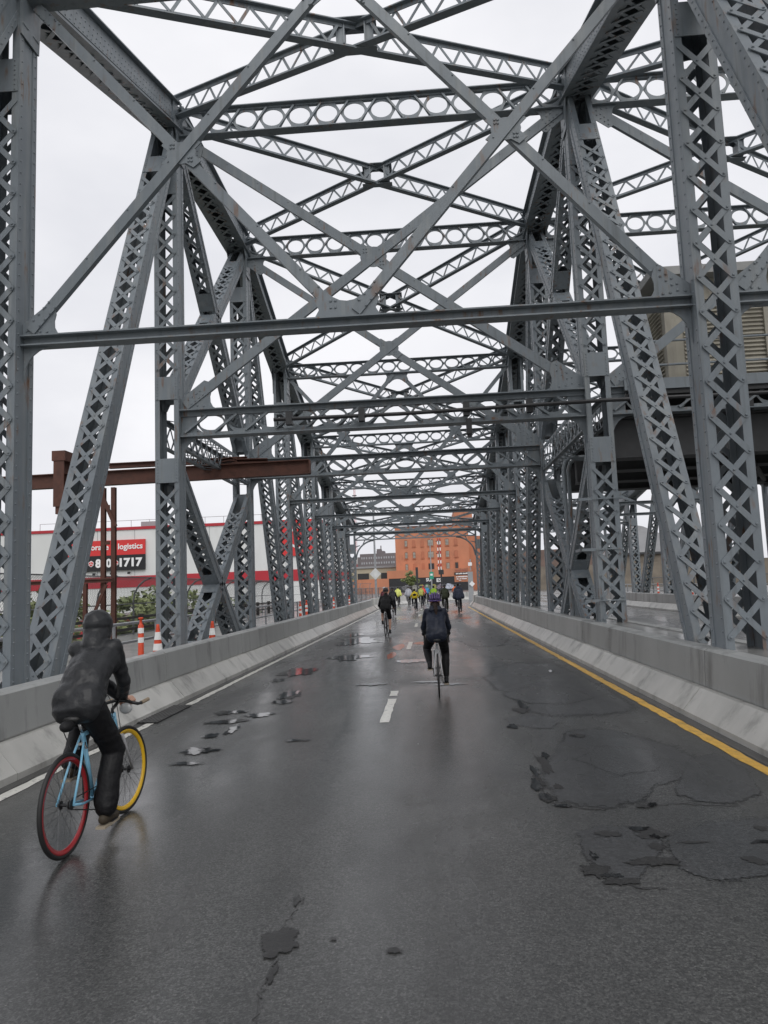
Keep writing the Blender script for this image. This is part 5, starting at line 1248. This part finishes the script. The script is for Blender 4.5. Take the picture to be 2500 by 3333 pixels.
    # ---- shoes
    for s in (-1, 1):
        a = ank[s]; organic('shoe', [(a+V((0, -.04, -.045)), a+V((0, .06, -.055)), .036, .038), (a+V((0, .06, -.055)), a+V((s*.006, .165, -.068)), .038, .026), (a+V((0, -.01, .0)), a+V((0, .0, -.03)), .040, .040)], shoes, P_, .008 if near else .014, 3)
        if near:
            q = MB(); q.prism([(-.036, -.085), (.036, -.085), (.042, .06), (.040, .15), (.015, .195), (-.02, .19), (-.04, .13), (-.042, .04)], a+V((0, .0, -.093)), X1, Y1, .016); q.build('shoe_sole', simple('pale_rubber_sole', (.28, .24, .18), .6, obj=True) if 'pale_rubber_sole' not in bpy.data.materials else bpy.data.materials['pale_rubber_sole'], P_)
    # ---- jacket or poncho
    b_ = bulk; mid = hip.lerp(S, .5)+V((0, -.045, .0)); jc = []
    for x in (-.062, .062):
        jc += [((x*1.2, hip.y-.01, hip.z-.005), (x*1.1, hip.y-.005, hip.z+.06), .104*b_, .104*b_), ((x*1.1, hip.y-.015, hip.z-.01), (x*1.0, mid.y, mid.z), .106*b_, .100*b_), ((x, mid.y, mid.z), (x*1.05, sy-.015, sz-.09), .100*b_, .098*b_)]
    jc += [((0, hip.y-.025, hip.z-.005), (0, mid.y-.03, mid.z), .108*b_, .108*b_), ((0, mid.y-.02, mid.z), (xo*.7, sy-.02, sz-.08), .105*b_, .105*b_), (shd[-1]+V((.02, -.01, -.01)), shd[1]+V((-.02, -.01, -.01)), .066*b_, .066*b_), (shd[-1]+V((.04, -.02, -.12)), shd[1]+V((-.04, -.02, -.12)), .085*b_, .085*b_), (S+V((0, -.01, .01)), H+V((0, -.03, -.10)), .088, .070)]
    for s in (-1, 1):
        w_ = wr_[0 if s < 0 else 1]; e2 = el[s].lerp(w_, .93)
        jc += [(shd[s], shd[s].lerp(el[s], .5), .062*b_, .056*b_), (shd[s].lerp(el[s], .5), el[s], .056*b_, .050*b_), (el[s], el[s].lerp(w_, .5), .050*b_, .045*b_), (el[s].lerp(w_, .5), e2, .045*b_, .038*b_)]
    if hooded: jc += [(H+V((0, -.02, .028)), H+V((0, .03, .02)), .108, .104), (H+V((0, -.03, -.06)), H+V((0, .01, -.03)), .106, .106), (H+V((0, -.02, -.05)), S+V((0, -.025, .0)), .090, .100)]
    elif near: jc += [(S+V((-.07, -.075, .02)), S+V((.07, -.075, .02)), .042, .042), (S+V((-.06, -.05, .05)), S+V((.06, -.05, .05)), .04, .04)]
    if poncho: jc += [(shd[s]+V((0, 0, -.05)), V((s*.24, mid.y-.02, hipz-.02)), .12, .13) for s in (-1, 1)]+[((0, mid.y-.04, mid.z), (0, hip.y-.10, hipz-.05), .2, .18), (S, (0, .62, hipz+.05), .14, .16)]
    organic('jacket' if not poncho else 'poncho', jc, jacket, P_, vx*.85, 6, .0095 if near else .006, 8)
    if helm: helmet(P_, H+V((0, -.012, .028)), helm[0], helm[1], big=1.0)
    elif not hooded:
        organic('hair', [(H+V((0, -.025, .03)), H+V((0, .012, .04)), .090*hk, .085*hk), (H+V((0, -.04, -.03)), H+V((0, -.035, .0)), .075*hk, .08*hk)], hair or cloth('dark_hair', (.015, .012, .01), .6), P_, .014, 3)
    if hair and helm:
        pt = [H+V((0, -.09, -.03)), S+V((0, -.06, .10)), S+V((.01, -.145, .02)), S+V((.014, -.185, -.10))]
        organic('hair', [(pt[0]+V((0, .03, 0)), pt[1], .045, .038), (pt[1], pt[2], .036, .030), (pt[2], pt[3], .030, .010), (H+V((-.04, -.06, -.05)), H+V((.04, -.06, -.05)), .045, .045)], hair, P_, .009, 2, .004, 20)
    if pack:
        q = MB(); q.ball(mid+V((0, -.14, .0)), .13, .07, .10); q.build('waist_bag', pack, P_, True)
    return P_

BLACKJ = cloth('black_rain_jacket', (.020, .021, .023), .42, coat=.14); BLACKT = cloth('black_rain_trousers', (.006, .006, .007), .55, coat=.04)
BROWN = cloth('brown_shoe', (.05, .04, .028), .6); BLKSH = cloth('black_shoe', (.012, .012, .013), .5)
GREYL = cloth('worn_grey_lining', (.05, .05, .055), .6)
# rider in front on the left
LBLUE = paint('light_blue_frame', (.20, .45, .62)); 
b1, i1 = bicycle('bicycle', (-2.555, 4.95, 0), R(0), R(-1.5), 'light blue bicycle with red rear rim and yellow front rim', LBLUE, paint('red_rim', (.30, .015, .02)), paint('yellow_rim', (.75, .45, .01)), simple('grey_fork', (.30, .30, .31), .35, obj=True), 'bullhorn', 183, .345, .0165, .028, .90, .93, 32, R(-6), 64, wb=.98, hw=.165)
q = MB(); q.ball((-.0, .045, .865), .045, .07, .04); q.build('saddle_bag', cloth('black_nylon', (.012, .012, .013), .6), b1, True)
q = MB(); q.box((0, .245, .705), .055, .03, .02); q.tube([(-.028, .24, .70), (-.03, .262, .665)], .008, 6); q.tube([(.028, .24, .70), (.03, .262, .665)], .008, 6); q.build('brake_caliper', CHROME, b1)
q = MB(); q.ball((.07, .86, .85), .055, .02, .045); q.build('map_pouch', simple('clear_plastic', (.42, .43, .43), .25, obj=True, coat=.6), b1, True)
q = MB(); q.tube([(-.14, .83, .90), (-.05, .80, .97), (0, .77, .90), (.01, .74, .80)], .003, 5); q.tube([(.14, .83, .90), (.06, .82, .97), (.02, .81, .88), (.03, .84, .70)], .003, 5); q.build('brake_cable', BLKA, b1)
q = MB(); q.tube([(-.045, .07, .84), (0, .09, .7), (-.02, .13, .60)], .004, 5); q.build('brake_cable', BLKA, b1)
p1 = rider(b1, i1, 'person in a black hooded rain jacket riding the light blue bicycle', BLACKJ, BLACKT, BROWN, sh=(.57, 1.385), headp=(.65, 1.53), k=1.0, near=True, hooded=True, bulk=1.06, legw=1.16, armout=.3, yoff=-.045, armk=1.0)
# woman ahead
SILV = paint('silver_frame', (.45, .46, .47)); ALLOY = simple('grey_rim', (.08, .08, .085), .35, metal=.5, obj=True)
NAVY = cloth('navy_rain_jacket', (.014, .018, .031), .5, coat=.08); TIGHT = cloth('black_tights', (.008, .008, .009), .6)
PURP = paint('purple_helmet', (.06, .025, .145)); DKHEL = simple('helmet_foam', (.02, .018, .03), .6, obj=True)
b2, i2 = bicycle('bicycle', (.08, 11.51, 0), R(0), R(0), 'silver road bicycle with drop handlebars under the rider in navy', SILV, ALLOY, ALLOY, SILV, 'drop', 140, .338, .0125, .02, .87, .93, 28)
p2 = rider(b2, i2, 'person in a navy rain jacket with a purple helmet and ponytail', NAVY, TIGHT, BLKSH, sh=(.52, 1.33), headp=(.62, 1.475), k=.97, near=True, helm=(PURP, DKHEL), hair=cloth('brown_hair', (.020, .011, .008), .5), gloves=BLKSH, bulk=.95, legw=.95)
# farther riders share one plain bicycle
DK = paint('dark_frame', (.03, .03, .035))
bf, inf = bicycle('bicycle', (-1.61, 25.5, 0), R(-2), 0, 'black bicycle under the rider in shorts ahead on the left', DK, ALLOY, ALLOY, DK, 'flat', 195, .345, .017, .02, .93, .97, 20, 0, 32, 'bicycles of the riders ahead')
def C(n, c, rough=.6): return cloth(n, c, rough)
OLIVE = C('olive_jacket', (.035, .042, .022)); YELJ = C('yellow_jacket', (.62, .47, .02)); LIME = C('lime_jacket', (.30, .52, .03)); DBLUE = C('slate_blue_poncho', (.035, .042, .065))
YPON = C('pale_yellow_poncho', (.55, .58, .15), .35); GPON = C('clear_grey_poncho', (.33, .34, .37), .35); REDJ = C('coral_jacket', (.60, .06, .06)); BLUJ = C('blue_jacket', (.04, .22, .42)); ORJ = C('orange_jacket', (.60, .14, .03)); PALEY = C('pale_lime_jacket', (.45, .48, .12)); DGREY = C('charcoal_jacket', (.03, .03, .035))
JEANS = C('dark_jeans', (.02, .022, .03)); WHEL = paint('white_helmet', (.6, .6, .6)); BHEL = paint('black_helmet', (.02, .02, .022)); RHEL = paint('red_helmet', (.35, .03, .03))
rider(bf, inf, 'person in black jacket and shorts riding on the left ahead', C('black_jacket', (.012, .012, .013)), C('black_shorts', (.010, .010, .011)), BLKSH, sh=(.46, 1.40), headp=(.56, 1.58), shorts=True, helm=(BHEL, DKHEL), bulk=1.1, group='riders ahead')
far = [(-2.15, 41.5, DGREY, JEANS, 'person in a dark jacket just behind the rider in shorts', 'dark bicycle behind the rider in shorts', dict(helm=(BHEL, DKHEL))),
       (-2.86, 64.4, YPON, JEANS, 'person in a billowing pale yellow poncho', 'bicycle under the pale yellow poncho', dict(poncho=True)),
       (-1.89, 63.2, GPON, JEANS, 'person in a translucent grey poncho', 'bicycle under the grey poncho', dict(poncho=True, helm=(BHEL, DKHEL))),
       (-.99, 46.9, YELJ, JEANS, 'person in a bright yellow jacket with a black waist bag', 'bicycle under the bright yellow jacket', dict(pack=BLKSH, k=.92, sh=(.50, 1.30), headp=(.60, 1.46))),
       (-.72, 58.5, PALEY, JEANS, 'person in a pale lime jacket behind the yellow rider', 'bicycle under the pale lime jacket', dict(helm=(BHEL, DKHEL))),
       (-.60, 65.5, REDJ, JEANS, 'person in a coral red jacket in the far bunch', 'bicycle under the coral red jacket', dict(helm=(RHEL, DKHEL))),
       (-.28, 72, BLUJ, DGREY, 'person in a blue jacket with a white helmet', 'bicycle under the blue jacket', dict(helm=(WHEL, DKHEL))),
       (.30, 52, LIME, JEANS, 'person in a lime green jacket behind the purple helmet', 'bicycle under the lime green jacket', dict(bulk=1.12)),
       (.93, 43.6, OLIVE, C('olive_trousers', (.02, .024, .015)), 'person in an olive jacket and dark helmet', 'bicycle under the olive jacket', dict(helm=(BHEL, DKHEL), bulk=1.15, sh=(.5, 1.46), headp=(.6, 1.64))),
       (1.72, 43.2, DBLUE, JEANS, 'person in a slate blue poncho near the yellow line', 'bicycle under the slate blue poncho', dict(poncho=True, sh=(.46, 1.52), headp=(.54, 1.70))),
       (2.45, 70, ORJ, JEANS, 'person in an orange jacket beyond the blue poncho', 'bicycle under the orange jacket', dict()),
       (1.12, 66, DGREY, JEANS, 'person in charcoal between the lime and olive riders', 'bicycle under the charcoal jacket', dict(helm=(BHEL, DKHEL))),
       (-3.15, 49, C('maroon_jacket', (.12, .03, .04)), JEANS, 'person in maroon with a white helmet left of the rider in shorts', 'bicycle under the maroon jacket', dict(helm=(WHEL, DKHEL)))]
for x, y, j, t, lb, blb, kw in far:
    b = copy_tree(bf); b.matrix_world = Matrix.Translation((x, y, 0)) @ Matrix.Rotation(R(random.uniform(-4, 3)), 4, 'Z'); b['label'] = blb
    rider(b, inf, lb, j, t, BLKSH, **{**dict(sh=(.50, 1.42), headp=(.60, 1.60), group='riders ahead'), **kw})

for o in bpy.data.objects:
    if 'wpos' in o: del o['wpos']
